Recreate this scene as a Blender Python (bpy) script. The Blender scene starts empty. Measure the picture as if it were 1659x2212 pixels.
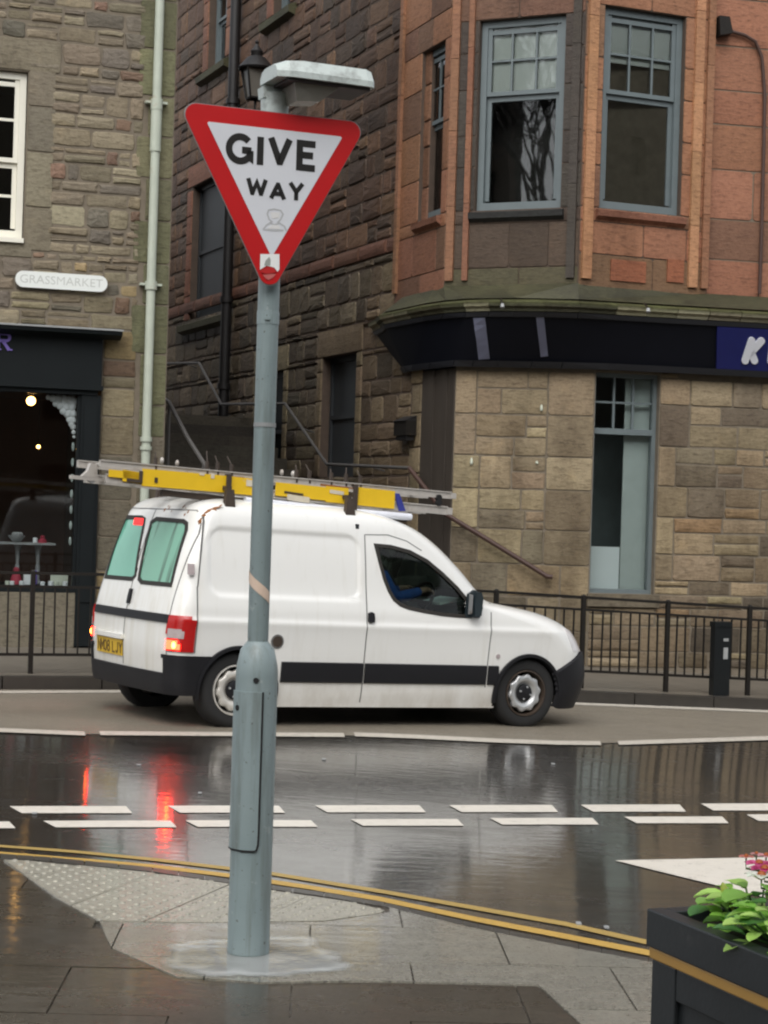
import bpy, bmesh, math, random
import numpy as np
from mathutils import Vector, Matrix

rnd = random.Random(7)
R = math.radians
sc = bpy.context.scene

# ------------------------------------------------------------------ camera, sky, sun, exposure
FOC, RHO, CAMH = 4000.0, R(1.8), 1.70          # focal length in px of a 1659x2212 frame, roll, eye height
cam = bpy.data.cameras.new('camera')
cam.sensor_fit = 'VERTICAL'; cam.sensor_height = 24.0; cam.lens = 24.0 * FOC / 2212.0
cam.clip_start = 0.1; cam.clip_end = 500
camo = bpy.data.objects.new('camera', cam); sc.collection.objects.link(camo)
camo.matrix_world = Matrix(((math.cos(RHO), -math.sin(RHO), 0, 0), (0, 0, -1, 0), (math.sin(RHO), math.cos(RHO), 0, CAMH), (0, 0, 0, 1)))
sc.camera = camo

SUN_EL, SUN_AZ = R(50), R(188)                 # azimuth from +Y clockwise: high, behind the camera to the right
world = bpy.data.worlds.new('World'); sc.world = world; world.use_nodes = True
wn = world.node_tree; wn.nodes.clear()
sky = wn.nodes.new('ShaderNodeTexSky'); sky.sky_type = 'NISHITA'; sky.sun_disc = False
sky.sun_elevation = SUN_EL; sky.sun_rotation = SUN_AZ; sky.air_density = 1.0; sky.dust_density = 3.0; sky.ozone_density = 1.0
hs = wn.nodes.new('ShaderNodeHueSaturation'); hs.inputs['Saturation'].default_value = 0.22
bg = wn.nodes.new('ShaderNodeBackground'); bg.inputs['Strength'].default_value = 0.15
wo = wn.nodes.new('ShaderNodeOutputWorld')
wn.links.new(sky.outputs[0], hs.inputs['Color']); wn.links.new(hs.outputs[0], bg.inputs['Color']); wn.links.new(bg.outputs[0], wo.inputs['Surface'])
sun = bpy.data.lights.new('sun', 'SUN'); sun.energy = 0.9; sun.angle = R(70); sun.color = (1.0, 0.97, 0.92)
suno = bpy.data.objects.new('sun', sun); sc.collection.objects.link(suno)
sd = Vector((math.sin(SUN_AZ) * math.cos(SUN_EL), math.cos(SUN_AZ) * math.cos(SUN_EL), math.sin(SUN_EL)))
suno.rotation_euler = sd.to_track_quat('Z', 'Y').to_euler()
sc.view_settings.view_transform = 'Standard'; sc.view_settings.look = 'None'
sc.view_settings.exposure = 0.62; sc.view_settings.gamma = 1.0; sc.view_settings.use_curve_mapping = False
sc.cycles.filter_width = 2.2
sc.cycles.max_bounces = 8; sc.cycles.transparent_max_bounces = 16
sc.cycles.caustics_reflective = False; sc.cycles.caustics_refractive = False
sc.cycles.sample_clamp_indirect = 6.0

# ------------------------------------------------------------------ measuring helpers (photo pixel -> point on a real plane)
def ray(px, py):
    dx, dy = px - 829.5, py - 1106
    u = dx * math.cos(RHO) + dy * math.sin(RHO); v = -dx * math.sin(RHO) + dy * math.cos(RHO)
    return Vector((u / FOC, 1, -v / FOC))
def at(px, py, Y): return ray(px, py) * Y + Vector((0, 0, CAMH))
def sm(t): t = min(1, max(0, t)); return t * t * (3 - 2 * t)
def gz(x, y):                                    # the street falls gently to the right
    t = x + 1.1
    return -0.045 * (t + math.sqrt(t * t + .6)) / 2 * sm((y - 6.5) / 6.5)
def ground(px, py, off=0.0):
    r = ray(px, py); lo, hi = 1.0, 80.0
    for _ in range(50):
        m = (lo + hi) / 2
        if CAMH + m * r.z - gz(m * r.x, m) - off > 0: lo = m
        else: hi = m
    return r * lo + Vector((0, 0, CAMH))
class Wall:
    def __init__(s, x, y, yaw):
        s.o = Vector((x, y, 0)); a = R(yaw); s.e = Vector((math.cos(a), math.sin(a), 0)); s.n = Vector((math.sin(a), -math.cos(a), 0))
    def p(s, a, z, out=0.0): return s.o + s.e * a + s.n * out + Vector((0, 0, z))
    def hit(s, px, py, out=0.0):
        r = ray(px, py); c = Vector((0, 0, CAMH)); t = (s.o + s.n * out - c).dot(s.n) / r.dot(s.n); q = c + r * t
        return ((q - s.o).dot(s.e), q.z)

# ------------------------------------------------------------------ materials
def mat(name, build):
    m = bpy.data.materials.new(name); m.use_nodes = True; t = m.node_tree; t.nodes.clear()
    out = t.nodes.new('ShaderNodeOutputMaterial'); t.links.new(build(t), out.inputs['Surface']); return m
def nd(t, kind, **kw):
    n = t.nodes.new('ShaderNode' + kind)
    for k, v in kw.items():
        if k in n.inputs: n.inputs[k].default_value = v
        else: setattr(n, k, v)
    return n
def coords(t, scale=(1, 1, 1), obj=True):
    g = t.nodes.new('ShaderNodeTexCoord'); mp = t.nodes.new('ShaderNodeMapping'); mp.inputs['Scale'].default_value = scale
    t.links.new(g.outputs['Object'], mp.inputs['Vector']); return mp.outputs[0]
def noise(t, vec, scale, detail=5, rough=.6):
    n = nd(t, 'TexNoise', Scale=scale, Detail=detail, Roughness=rough); t.links.new(vec, n.inputs['Vector']); return n.outputs['Fac']
def ramp(t, fac, a, b, ca=(0, 0, 0, 1), cb=(1, 1, 1, 1)):
    r = nd(t, 'ValToRGB'); r.color_ramp.elements[0].position = a; r.color_ramp.elements[1].position = b
    r.color_ramp.elements[0].color = ca; r.color_ramp.elements[1].color = cb; t.links.new(fac, r.inputs[0]); return r.outputs[0]
def mix(t, fac, a, b, mode='MIX'):
    m = nd(t, 'MixRGB', blend_type=mode)
    for i, v in ((0, fac), (1, a), (2, b)):
        if hasattr(v, 'is_linked'): t.links.new(v, m.inputs[i])
        else: m.inputs[i].default_value = v if not isinstance(v, tuple) else (v if len(v) == 4 else v + (1,))
    return m.outputs[0]
def princ(t, base, rough=.5, metal=0.0, spec=.5, bump=None, bs=.3, bd=.01, coat=0.0):
    p = nd(t, 'BsdfPrincipled', Metallic=metal)
    p.inputs['Specular IOR Level'].default_value = spec
    p.inputs['Coat Weight'].default_value = coat; p.inputs['Coat Roughness'].default_value = .05
    for nme, v in (('Base Color', base), ('Roughness', rough)):
        if hasattr(v, 'is_linked'): t.links.new(v, p.inputs[nme])
        else: p.inputs[nme].default_value = v if not isinstance(v, tuple) else (v if len(v) == 4 else v + (1,))
    if bump is not None:
        b = nd(t, 'Bump', Strength=bs, Distance=bd); t.links.new(bump, b.inputs['Height']); t.links.new(b.outputs[0], p.inputs['Normal'])
    return p.outputs[0]
def plain(name, c, rough=.5, metal=0.0, var=.25, scale=6.0, bs=.15, spec=.5, coat=0.0, stretch=(1, 1, 1), dirt=None, dl=(.55, .75)):
    def b(t):
        v = coords(t, stretch); n = noise(t, v, scale); n2 = noise(t, v, scale * 7, 3)
        lo = tuple(x * (1 - var) for x in c); hi = tuple(min(1, x * (1 + var)) for x in c)
        col = mix(t, n, lo, hi)
        if dirt: col = mix(t, ramp(t, noise(t, v, scale * .6, 7, .7), dl[0], dl[1]), col, dirt)
        return princ(t, col, rough, metal, spec, n2, bs, .004, coat)
    return mat(name, b)
def emit(name, c, s):
    def b(t):
        e = nd(t, 'Emission', Strength=s); e.inputs['Color'].default_value = c + (1,); return e.outputs[0]
    return mat(name, b)
def glass(name, tint=(.75, .82, .8), boost=1.5, rough=.02, wav=.0):
    def b(t):
        f = nd(t, 'Fresnel', IOR=1.5); mm = nd(t, 'Math', operation='MULTIPLY'); mm.inputs[1].default_value = boost
        t.links.new(f.outputs[0], mm.inputs[0]); mm.use_clamp = True
        tr = nd(t, 'BsdfTransparent'); tr.inputs[0].default_value = tint + (1,)
        gl = nd(t, 'BsdfGlossy', Roughness=rough); ms = nd(t, 'MixShader')
        if wav:
            bb = nd(t, 'Bump', Strength=wav, Distance=.02); t.links.new(noise(t, coords(t), 1.6, 2), bb.inputs['Height']); t.links.new(bb.outputs[0], gl.inputs['Normal'])
        t.links.new(mm.outputs[0], ms.inputs[0]); t.links.new(tr.outputs[0], ms.inputs[1]); t.links.new(gl.outputs[0], ms.inputs[2])
        return ms.outputs[0]
    return mat(name, b)
def stone_b(t):
    a = nd(t, 'Attribute'); a.attribute_name = 'tint'
    v = coords(t); n1 = noise(t, v, 3.2, 6, .65); n2 = noise(t, v, 26, 5, .7); n3 = noise(t, coords(t, (1, 1, 4)), 9, 5, .7)
    k = mix(t, n2, (.60, .605, .57, 1), (1.27, 1.31, 1.24, 1)); c = mix(t, 1.0, a.outputs['Color'], k, 'MULTIPLY')
    c = mix(t, ramp(t, n3, .5, .72), c, mix(t, 1.0, c, (.5, .47, .45), 'MULTIPLY'))
    c = mix(t, ramp(t, n1, .58, .8), c, mix(t, 1.0, c, (1.35, 1.3, 1.2), 'MULTIPLY'))
    big = noise(t, coords(t, (1, 1, .35)), .8, 6, .68)
    c = mix(t, ramp(t, big, .50, .70), c, mix(t, 1.0, c, (.50, .47, .44), 'MULTIPLY'))
    b = mix(t, .5, n2, n3)
    return princ(t, c, .62, 0, .35, b, .75, .02)
M = {}
M['stone'] = mat('weathered_stone', stone_b)
M['mortar'] = plain('old_mortar', (.17, .142, .105), .9, var=.4, scale=8)
M['mortar_dark'] = plain('dark_mortar', (.088, .063, .047), .9, var=.4, scale=8)
M['mortar_red'] = plain('red_mortar', (.15, .07, .045), .9, var=.3, scale=8)
def asphalt_b(base, light, rlo, rhi, spec=.5, film=0.0):
    def b(t):
        v = coords(t); big = noise(t, coords(t, (.25, 1, 1)), 1.3, 5, .6); fine = noise(t, v, 160, 3, .8); mid = noise(t, v, 9, 5, .7)
        c = mix(t, mid, base, light); c = mix(t, ramp(t, fine, .45, .7), c, mix(t, 1.0, c, (2.1, 2.05, 1.95), 'MULTIPLY')); c = mix(t, ramp(t, noise(t, v, 48, 3, .7), .52, .66), c, mix(t, 1.0, c, (.55, .55, .55), 'MULTIPLY'))
        r = ramp(t, mix(t, .35, big, mid), .36, .66, (rlo,) * 3 + (1,), (rhi,) * 3 + (1,))
        pr = princ(t, c, r, 0, spec, mix(t, .45, fine, mid), .22, .006)
        if film:
            pn = pr.node; wet = noise(t, coords(t, (.35, 1.3, 1)), 1.1, 6, .62); pn.inputs['Coat IOR'].default_value = 1.33
            t.links.new(ramp(t, wet, .30, .46, (film * .3,) * 3 + (1,), (film,) * 3 + (1,)), pn.inputs['Coat Weight'])
            t.links.new(ramp(t, mid, .35, .7, (.04,) * 3 + (1,), (.095,) * 3 + (1,)), pn.inputs['Coat Roughness'])
            bb = nd(t, 'Bump', Strength=.16, Distance=.01); t.links.new(noise(t, coords(t, (.35, 1, 1)), 11, 4, .6), bb.inputs['Height']); t.links.new(bb.outputs[0], pn.inputs['Coat Normal'])
        return pr
    return b
M['road'] = mat('wet_asphalt', asphalt_b((.026, .024, .021), (.046, .042, .037), .14, .34, .6, 1.0))
M['lane'] = mat('damp_asphalt', asphalt_b((.135, .12, .096), (.195, .172, .138), .34, .6, .4))
M['pave'] = mat('wet_dark_paving', asphalt_b((.028, .024, .019), (.055, .047, .037), .16, .42, .5))
M['slab'] = mat('wet_flagstone', asphalt_b((.155, .15, .128), (.25, .24, .205), .14, .40, .5, .8))
M['slabdark'] = mat('dark_flagstone', asphalt_b((.030, .025, .018), (.060, .051, .038), .20, .46, .5, .65))
M['tactile'] = mat('tactile_concrete', asphalt_b((.23, .22, .185), (.34, .325, .27), .22, .5, .5, .3))
def edge_mask(t, sc_, k):
    a = nd(t, 'Attribute'); a.attribute_name = 'tint'; n = noise(t, coords(t, (.6, 1, 1)), sc_, 6, .65); ad = nd(t, 'MixRGB', blend_type='MIX'); ad.inputs[0].default_value = k
    t.links.new(a.outputs['Color'], ad.inputs[1]); t.links.new(n, ad.inputs[2]); return ramp(t, ad.outputs[0], .36, .56)
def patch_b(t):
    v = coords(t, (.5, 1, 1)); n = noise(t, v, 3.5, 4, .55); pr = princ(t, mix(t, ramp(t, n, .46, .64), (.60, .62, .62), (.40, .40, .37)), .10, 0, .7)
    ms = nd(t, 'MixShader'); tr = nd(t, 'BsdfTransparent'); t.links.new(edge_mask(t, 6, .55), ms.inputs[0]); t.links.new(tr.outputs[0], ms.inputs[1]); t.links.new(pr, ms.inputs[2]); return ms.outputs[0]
M['puddle_sheen'] = mat('painted_puddle_sheen', patch_b)  # pale colour painted in for the bright reflection in the puddle
M['kerb'] = plain('wet_kerb_stone', (.055, .052, .046), .3, var=.35, scale=7)
M['farpave'] = plain('damp_pavement', (.125, .11, .088), .5, var=.35, scale=5)
M['kerbdark'] = plain('dark_kerb_stone', (.035, .031, .026), .45, var=.35, scale=7)
def paint_b(c, thr=.62, worn=(.12, .11, .09)):
    def b(t):
        v = coords(t); n = noise(t, v, 14, 7, .75); n2 = noise(t, v, 90, 3, .7)
        col = mix(t, ramp(t, mix(t, .5, n, n2), thr, thr + .12), c, worn)
        return princ(t, mix(t, n, col, mix(t, 1.0, col, (.8, .78, .75), 'MULTIPLY')), .42, 0, .4, n2, .2, .004)
    return b
M['white_paint'] = mat('road_white', paint_b((.78, .74, .66), .555))
M['thin_white'] = mat('worn_road_white', paint_b((.60, .56, .49), .53))
M['yellow_paint'] = mat('road_yellow', paint_b((.58, .37, .09), .56))
M['yellow_faint'] = mat('worn_road_yellow', paint_b((.46, .32, .10), .57, (.10, .09, .06)))
def van_b(t):
    g = nd(t, 'TexCoord'); sp_ = nd(t, 'SeparateXYZ'); t.links.new(g.outputs['Object'], sp_.inputs[0]); n = noise(t, coords(t, (1, 1, .5)), 4, 6, .65); n2 = noise(t, coords(t, (5, 5, .35)), 3, 4, .6)
    low = nd(t, 'MapRange'); low.inputs['From Min'].default_value = .62; low.inputs['From Max'].default_value = .15; t.links.new(sp_.outputs['Z'], low.inputs['Value'])
    back = nd(t, 'MapRange'); back.inputs['From Min'].default_value = -.30; back.inputs['From Max'].default_value = -.62; t.links.new(sp_.outputs['X'], back.inputs['Value'])
    a = nd(t, 'Math', operation='MULTIPLY'); t.links.new(low.outputs[0], a.inputs[0]); t.links.new(ramp(t, n, .3, .7), a.inputs[1])
    a2 = nd(t, 'Math', operation='MULTIPLY'); t.links.new(back.outputs[0], a2.inputs[0]); t.links.new(ramp(t, n2, .35, .75), a2.inputs[1]); a3 = nd(t, 'Math', operation='MULTIPLY'); a3.inputs[1].default_value = .45; t.links.new(a2.outputs[0], a3.inputs[0])
    c = mix(t, a.outputs[0], (.81, .81, .78), (.55, .52, .46)); c = mix(t, a3.outputs[0], c, (.62, .58, .46)); c = mix(t, ramp(t, n2, .55, .8), c, mix(t, 1.0, c, (.93, .92, .90), 'MULTIPLY'))
    return princ(t, c, .26, 0, .5, None, coat=.7)
M['van'] = mat('white_van_paint', van_b)
M['rust'] = plain('rust', (.25, .10, .03), .8, var=.5, scale=40)
M['plastic'] = plain('black_plastic', (.011, .011, .013), .5, var=.25, scale=8, spec=.3)
M['rubber'] = plain('tyre_rubber', (.014, .014, .014), .75, var=.3, scale=10)
M['seal'] = plain('window_rubber', (.02, .017, .013), .6, var=.2)
M['seam'] = plain('panel_gap', (.15, .15, .145), .6, var=.1)
M['steel'] = plain('silver_wheel_paint', (.52, .53, .53), .35, .55, var=.15, scale=12, dirt=(.22, .15, .09), dl=(.62, .8))
M['rustysteel'] = plain('dirty_wheel_paint', (.62, .6, .55), .4, .3, var=.2, scale=12, dirt=(.2, .10, .05), dl=(.55, .75))
M['darkhole'] = plain('dark_recess', (.006, .006, .006), .8, var=.1)
M['cabglass'] = glass('van_window_glass', (.55, .68, .62), .8)
def teal_b(t):
    v = coords(t, (1, 4, .35)); n = noise(t, v, 2.2, 2)
    return princ(t, mix(t, ramp(t, n, .30, .46), (.055, .11, .075), (.19, .43, .31)), .12, 0, .5)
M['teal'] = mat('green_rear_glass', teal_b)
M['teal_plain'] = plain('green_rear_film', (.17, .46, .34), .12, var=.14, scale=3, bs=0)
M['lamp_red'] = plain('red_lens', (.42, .012, .012), .15, var=.2, scale=20)
M['lamp_grey'] = plain('clear_lens', (.42, .36, .36), .15, var=.25, scale=25)
M['lamp_lit'] = emit('lit_tail_lamp', (1.0, .010, .004), 34.0)
M['lamp_core'] = emit('lit_bulb', (1.0, .22, .03), 18.0)
M['lamp_top'] = emit('lit_brake_lamp', (1.0, .03, .03), 2.2)
M['headlamp'] = plain('headlamp_lens', (.62, .6, .6), .08, var=.15, scale=18)
M['plate'] = plain('yellow_plate', (.62, .40, .03), .4, var=.15, scale=20)
M['char'] = plain('brown_characters', (.12, .07, .012), .5)
M['mirror'] = plain('mirror_housing', (.02, .03, .035), .3, var=.3)
M['interior'] = plain('dark_cab_trim', (.025, .03, .03), .8)
M['seatcloth'] = plain('grey_seat_cloth', (.05, .055, .06), .9)
M['blue_cloth'] = plain('blue_jacket', (.018, .075, .31), .8, var=.4, scale=9)
M['jeans'] = plain('dark_trousers', (.02, .025, .04), .9)
M['skin'] = plain('skin', (.42, .24, .17), .55, var=.1)
M['hair'] = plain('dark_hair', (.02, .013, .01), .7)
M['alu'] = plain('weathered_aluminium', (.50, .47, .43), .42, .25, var=.22, scale=14, dirt=(.26, .2, .15), dl=(.55, .8))
M['yellow'] = plain('yellow_ladder_boards', (.78, .50, .015), .45, var=.12, scale=6, dirt=(.4, .36, .3), dl=(.66, .8))
M['paleyellow'] = plain('peeling_label', (.62, .56, .44), .6, var=.2, scale=20)
M['blue'] = plain('blue_end_plate', (.03, .04, .25), .5)
M['whiteplastic'] = plain('white_plastic_tube', (.70, .72, .78), .35, var=.1)
M['rack'] = plain('dark_ladder_shade', (.05, .035, .025), .6, var=.5, scale=20)
def pole_b(t):
    v = coords(t); st_ = noise(t, coords(t, (9, 9, .7)), 2.5, 5, .65); sp_ = noise(t, v, 55, 3, .6); big = noise(t, v, 3.5, 6, .7)
    c = mix(t, big, (.18, .235, .24), (.27, .33, .335)); c = mix(t, ramp(t, st_, .5, .78), c, (.125, .145, .135)); c = mix(t, ramp(t, sp_, .66, .72), c, (.06, .055, .045))
    c = mix(t, ramp(t, noise(t, v, 12, 6, .75), .62, .74), c, (.38, .42, .42))
    return princ(t, c, ramp(t, big, .3, .7, (.3,) * 3 + (1,), (.5,) * 3 + (1,)), 0, .5, mix(t, .5, sp_, big), .2, .004)
M['pole'] = mat('grey_green_post_paint', pole_b)
M['lamp_paint'] = plain('pale_lamp_housing', (.50, .56, .54), .45, var=.15, scale=9, dirt=(.14, .14, .13), dl=(.55, .75))
M['lamp_under'] = plain('dark_lamp_underside', (.055, .045, .045), .6, var=.4)
M['lamp_bowl'] = plain('grubby_lamp_bowl', (.26, .25, .22), .25, var=.25, scale=12)
M['sign_red'] = plain('sign_red', (.50, .012, .014), .35, var=.1, scale=5)
M['sign_white'] = plain('sign_white', (.66, .68, .72), .4, var=.05, scale=5)
M['sign_black'] = plain('sign_black', (.012, .011, .01), .45)
M['sign_back'] = plain('grey_sign_back', (.25, .26, .26), .5)
M['sticker'] = plain('white_sticker', (.82, .83, .82), .5, var=.05)
M['sticker_grey'] = plain('sticker_print', (.33, .35, .32), .5)
M['residue'] = plain('sticker_residue', (.46, .47, .48), .5)
M['residue_pale'] = plain('pale_residue', (.70, .70, .69), .5)
M['tape'] = plain('beige_tape', (.62, .48, .38), .5, var=.1)
M['shopfront'] = plain('dark_shopfront_paint', (.006, .0085, .0095), .55, var=.25, scale=5, spec=.2)
M['lead'] = plain('lead_flashing', (.30, .31, .31), .55, var=.25, scale=12)
M['navy'] = plain('dark_navy_fascia', (.005, .0058, .010), .6, var=.25, scale=4, spec=.18)
M['fascia_trim'] = plain('black_fascia_moulding', (.016, .017, .021), .45)
M['royal'] = plain('blue_sign_panel', (.010, .014, .115), .35, var=.15)
M['letterwhite'] = plain('white_letters', (.80, .82, .88), .4, var=.04)
M['violet'] = plain('violet_letter', (.17, .12, .42), .5, var=.15)
M['greybar'] = plain('grey_tape_bar', (.16, .17, .24), .6, var=.1)
M['win_white'] = plain('white_sash_paint', (.78, .76, .66), .45, var=.06, dirt=(.45, .42, .34), dl=(.66, .85))
M['win_blue'] = plain('blue_grey_sash_paint', (.135, .165, .172), .45, var=.15)
M['pane'] = glass('window_glass', (.95, .97, .96), 1.5, .015, .03)
M['pane_dark'] = glass('dim_window_glass', (.95, .97, .97), .6, .02, .03)
M['room'] = plain('dark_room', (.02, .018, .016), .9)
M['greyroom'] = plain('grey_room', (.16, .20, .20), .9)
M['shoproom'] = plain('brown_shop_room', (.11, .06, .042), .9, var=.4, scale=2)
M['blind'] = plain('pale_roller_blind', (.84, .90, .86), .8, var=.08, scale=3)
M['whiteboard'] = plain('white_window_board', (.76, .84, .83), .7, var=.05)
M['greyblind'] = plain('grey_window_screen', (.48, .55, .52), .8, var=.12)
M['boarding'] = plain('dark_grey_boarding', (.035, .04, .044), .55, var=.25, scale=3)
M['downpipe'] = plain('pale_green_pipe_paint', (.44, .48, .40), .45, var=.15, scale=5, dirt=(.35, .22, .14), dl=(.60, .8))
M['pipeblack'] = plain('black_pipe_paint', (.010, .009, .009), .5)
M['pipebrown'] = plain('brown_pipe', (.06, .03, .022), .6)
M['plaque'] = plain('white_plaque', (.76, .79, .76), .4, var=.04)
M['plaque_text'] = plain('faded_letters', (.54, .56, .53), .5)
M['iron'] = plain('dark_iron_paint', (.013, .011, .009), .55, var=.3, scale=20, dirt=(.06, .033, .014), dl=(.6, .8), spec=.25)
M['handrail'] = plain('grey_handrail', (.085, .08, .075), .5)
M['stepstone'] = plain('dark_step_stone', (.045, .036, .028), .75, var=.4, scale=6)
M['planter'] = plain('black_planter_paint', (.013, .0155, .017), .4, var=.4, scale=9, dirt=(.045, .046, .043), dl=(.6, .78))
M['gold'] = plain('gold_trim', (.40, .23, .06), .4, .15, var=.15)
M['soil'] = plain('soil', (.03, .022, .014), .95, var=.4)
M['bollard'] = plain('black_bollard_paint', (.008, .010, .011), .35)
M['bulb'] = emit('lit_shop_bulb', (1.0, .50, .13), 9.0)
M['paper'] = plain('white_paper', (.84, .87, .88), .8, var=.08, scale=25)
M['water'] = glass('puddle_water', (.62, .62, .60), 1.5, .05, .0)
def leaf_b(t):
    a = nd(t, 'Attribute'); a.attribute_name = 'tint'
    p = nd(t, 'BsdfPrincipled', Roughness=.38); t.links.new(a.outputs['Color'], p.inputs['Base Color'])
    tr = nd(t, 'BsdfTranslucent'); t.links.new(a.outputs['Color'], tr.inputs[0])
    ms = nd(t, 'MixShader'); ms.inputs[0].default_value = .35; t.links.new(p.outputs[0], ms.inputs[1]); t.links.new(tr.outputs[0], ms.inputs[2]); return ms.outputs[0]
M['leaf'] = mat('leaf', leaf_b)
def water_b(t):
    f = nd(t, 'Fresnel', IOR=1.45); tr = nd(t, 'BsdfTransparent'); tr.inputs[0].default_value = (.97, .97, .96, 1)
    gl = nd(t, 'BsdfGlossy', Roughness=.08); gl.inputs[0].default_value = (1, 1, 1, 1); ms = nd(t, 'MixShader')
    b = nd(t, 'Bump', Strength=.12, Distance=.03); t.links.new(noise(t, coords(t, (1, 1.0, 1)), 4.5, 4, .55), b.inputs['Height'])
    t.links.new(b.outputs[0], gl.inputs['Normal']); mm = nd(t, 'Math', operation='MULTIPLY'); t.links.new(f.outputs[0], mm.inputs[0]); t.links.new(edge_mask(t, 5, .5), mm.inputs[1]); t.links.new(mm.outputs[0], ms.inputs[0]); t.links.new(tr.outputs[0], ms.inputs[1]); t.links.new(gl.outputs[0], ms.inputs[2]); return ms.outputs[0]
M['water'] = mat('puddle_water', water_b)

# ------------------------------------------------------------------ mesh helpers
LINK = sc.collection.objects.link
def tag(o, label=None, cat=None, group=None, kind=None):
    if label: o['label'] = label
    if cat: o['category'] = cat
    if group: o['group'] = group
    if kind: o['kind'] = kind
    return o
def empty(name, loc, label=None, cat=None, group=None, kind=None, mw=None):
    o = bpy.data.objects.new(name, None); o.empty_display_size = .1; LINK(o)
    if mw is not None: o.matrix_world = mw
    else: o.location = loc
    o['org'] = tuple(loc) if mw is None else (0, 0, 0)
    return tag(o, label, cat, group, kind)
class MB:
    def __init__(s): s.v = []; s.f = []; s.t = []; s.c = (1, 1, 1)
    def add(s, vs, fs):
        k = len(s.v); s.v += [tuple(v) for v in vs]; s.t += [s.c] * len(vs); s.f += [tuple(i + k for i in f) for f in fs]; return s
    def hexa(s, p):            # 8 points: bottom ring 0-3, top ring 4-7
        return s.add(p, [(3, 2, 1, 0), (4, 5, 6, 7), (0, 1, 5, 4), (1, 2, 6, 5), (2, 3, 7, 6), (3, 0, 4, 7)])
    def box(s, c, d, ax=None):
        ax = ax or (Vector((1, 0, 0)), Vector((0, 1, 0)), Vector((0, 0, 1))); c = Vector(c)
        P = lambda a, b, e: c + ax[0] * a * d[0] / 2 + ax[1] * b * d[1] / 2 + ax[2] * e * d[2] / 2
        return s.hexa([P(-1, -1, -1), P(1, -1, -1), P(1, 1, -1), P(-1, 1, -1), P(-1, -1, 1), P(1, -1, 1), P(1, 1, 1), P(-1, 1, 1)])
    def prism(s, ring, off):   # polygon ring of points extruded by off
        n = len(ring); off = Vector(off); a = [Vector(p) for p in ring]; b = [p + off for p in a]
        return s.add(a + b, [tuple(range(n))[::-1], tuple(range(n, 2 * n))] + [(i, (i + 1) % n, n + (i + 1) % n, n + i) for i in range(n)])
    def tube(s, pts, r, n=8, cap=True):
        pts = [Vector(p) for p in pts]; rings = []; rr = r if isinstance(r, (list, tuple)) else [r] * len(pts)
        for i, p in enumerate(pts):
            d = (pts[min(i + 1, len(pts) - 1)] - pts[max(i - 1, 0)]).normalized()
            a = d.orthogonal().normalized() if i == 0 else (ua - d * ua.dot(d)).normalized()
            ua = a; b = d.cross(a); rings.append([p + a * math.cos(2 * math.pi * k / n) * rr[i] + b * math.sin(2 * math.pi * k / n) * rr[i] for k in range(n)])
        vs = [v for q in rings for v in q]; fs = []
        for i in range(len(pts) - 1):
            for k in range(n): fs.append((i * n + k, i * n + (k + 1) % n, (i + 1) * n + (k + 1) % n, (i + 1) * n + k))
        if cap: fs += [tuple(range(n))[::-1], tuple(range((len(pts) - 1) * n, len(pts) * n))]
        return s.add(vs, fs)
    def lathe(s, prof, c, ax, n=32, mod=None):      # prof: (radius, along)
        c = Vector(c); ax = Vector(ax).normalized(); a = ax.orthogonal().normalized(); b = ax.cross(a); vs = []; m = len(prof)
        for k in range(n):
            th = 2 * math.pi * k / n; d = a * math.cos(th) + b * math.sin(th)
            for r, h in prof: vs.append(c + ax * h + d * (r if not mod else mod(r, th)))
        fs = [(k * m + i, ((k + 1) % n) * m + i, ((k + 1) % n) * m + i + 1, k * m + i + 1) for k in range(n) for i in range(m - 1)]
        return s.add(vs, fs)
    def ball(s, c, r, n=10, m=7, sq=(1, 1, 1)):
        prof = [(math.sin(math.pi * i / m) * r, -math.cos(math.pi * i / m) * r) for i in range(m + 1)]; k = len(s.v)
        s.lathe(prof, (0, 0, 0), (0, 0, 1), n)
        for i in range(k, len(s.v)): s.v[i] = (s.v[i][0] * sq[0] + c[0], s.v[i][1] * sq[1] + c[1], s.v[i][2] * sq[2] + c[2])
        return s
    def mesh(s, name, org=(0, 0, 0), smooth=False, tint=False):
        me = bpy.data.meshes.new(name); o = org
        me.from_pydata([(v[0] - o[0], v[1] - o[1], v[2] - o[2]) for v in s.v], [], s.f)
        if smooth: me.polygons.foreach_set('use_smooth', [True] * len(me.polygons))
        if tint:
            at_ = me.color_attributes.new('tint', 'FLOAT_COLOR', 'POINT'); at_.data.foreach_set('color', [x for c in s.t for x in (c[0], c[1], c[2], 1.0)])
        return me
    def build(s, name, m, parent=None, smooth=False, tint=False, fix=True, loc=None, sharp=None):
        """link as ONE object; under a parent the vertices are stored relative to its origin; loc sets the thing's own origin"""
        org = Vector(loc) if loc is not None else (Vector(parent['org']) if parent is not None and 'org' in parent else Vector((0, 0, 0)))
        me = s.mesh(name, org, smooth, tint); me.materials.append(M[m] if isinstance(m, str) else m)
        if fix:
            b = bmesh.new(); b.from_mesh(me); bmesh.ops.recalc_face_normals(b, faces=b.faces); b.to_mesh(me); b.free()
        if sharp is not None and smooth: me.set_sharp_from_angle(angle=R(sharp))
        o = bpy.data.objects.new(name, me); LINK(o)
        if parent is not None: o.parent = parent; o['org'] = tuple(org)
        elif loc is not None: o.location = org; o['org'] = tuple(org)
        else: o['org'] = (0, 0, 0)
        return o
def inpoly(x, y, P):
    c = False; n = len(P)
    for i in range(n):
        x1, y1 = P[i]; x2, y2 = P[(i + 1) % n]
        if (y1 > y) != (y2 > y) and x < (x2 - x1) * (y - y1) / (y2 - y1) + x1: c = not c
    return c
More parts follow.
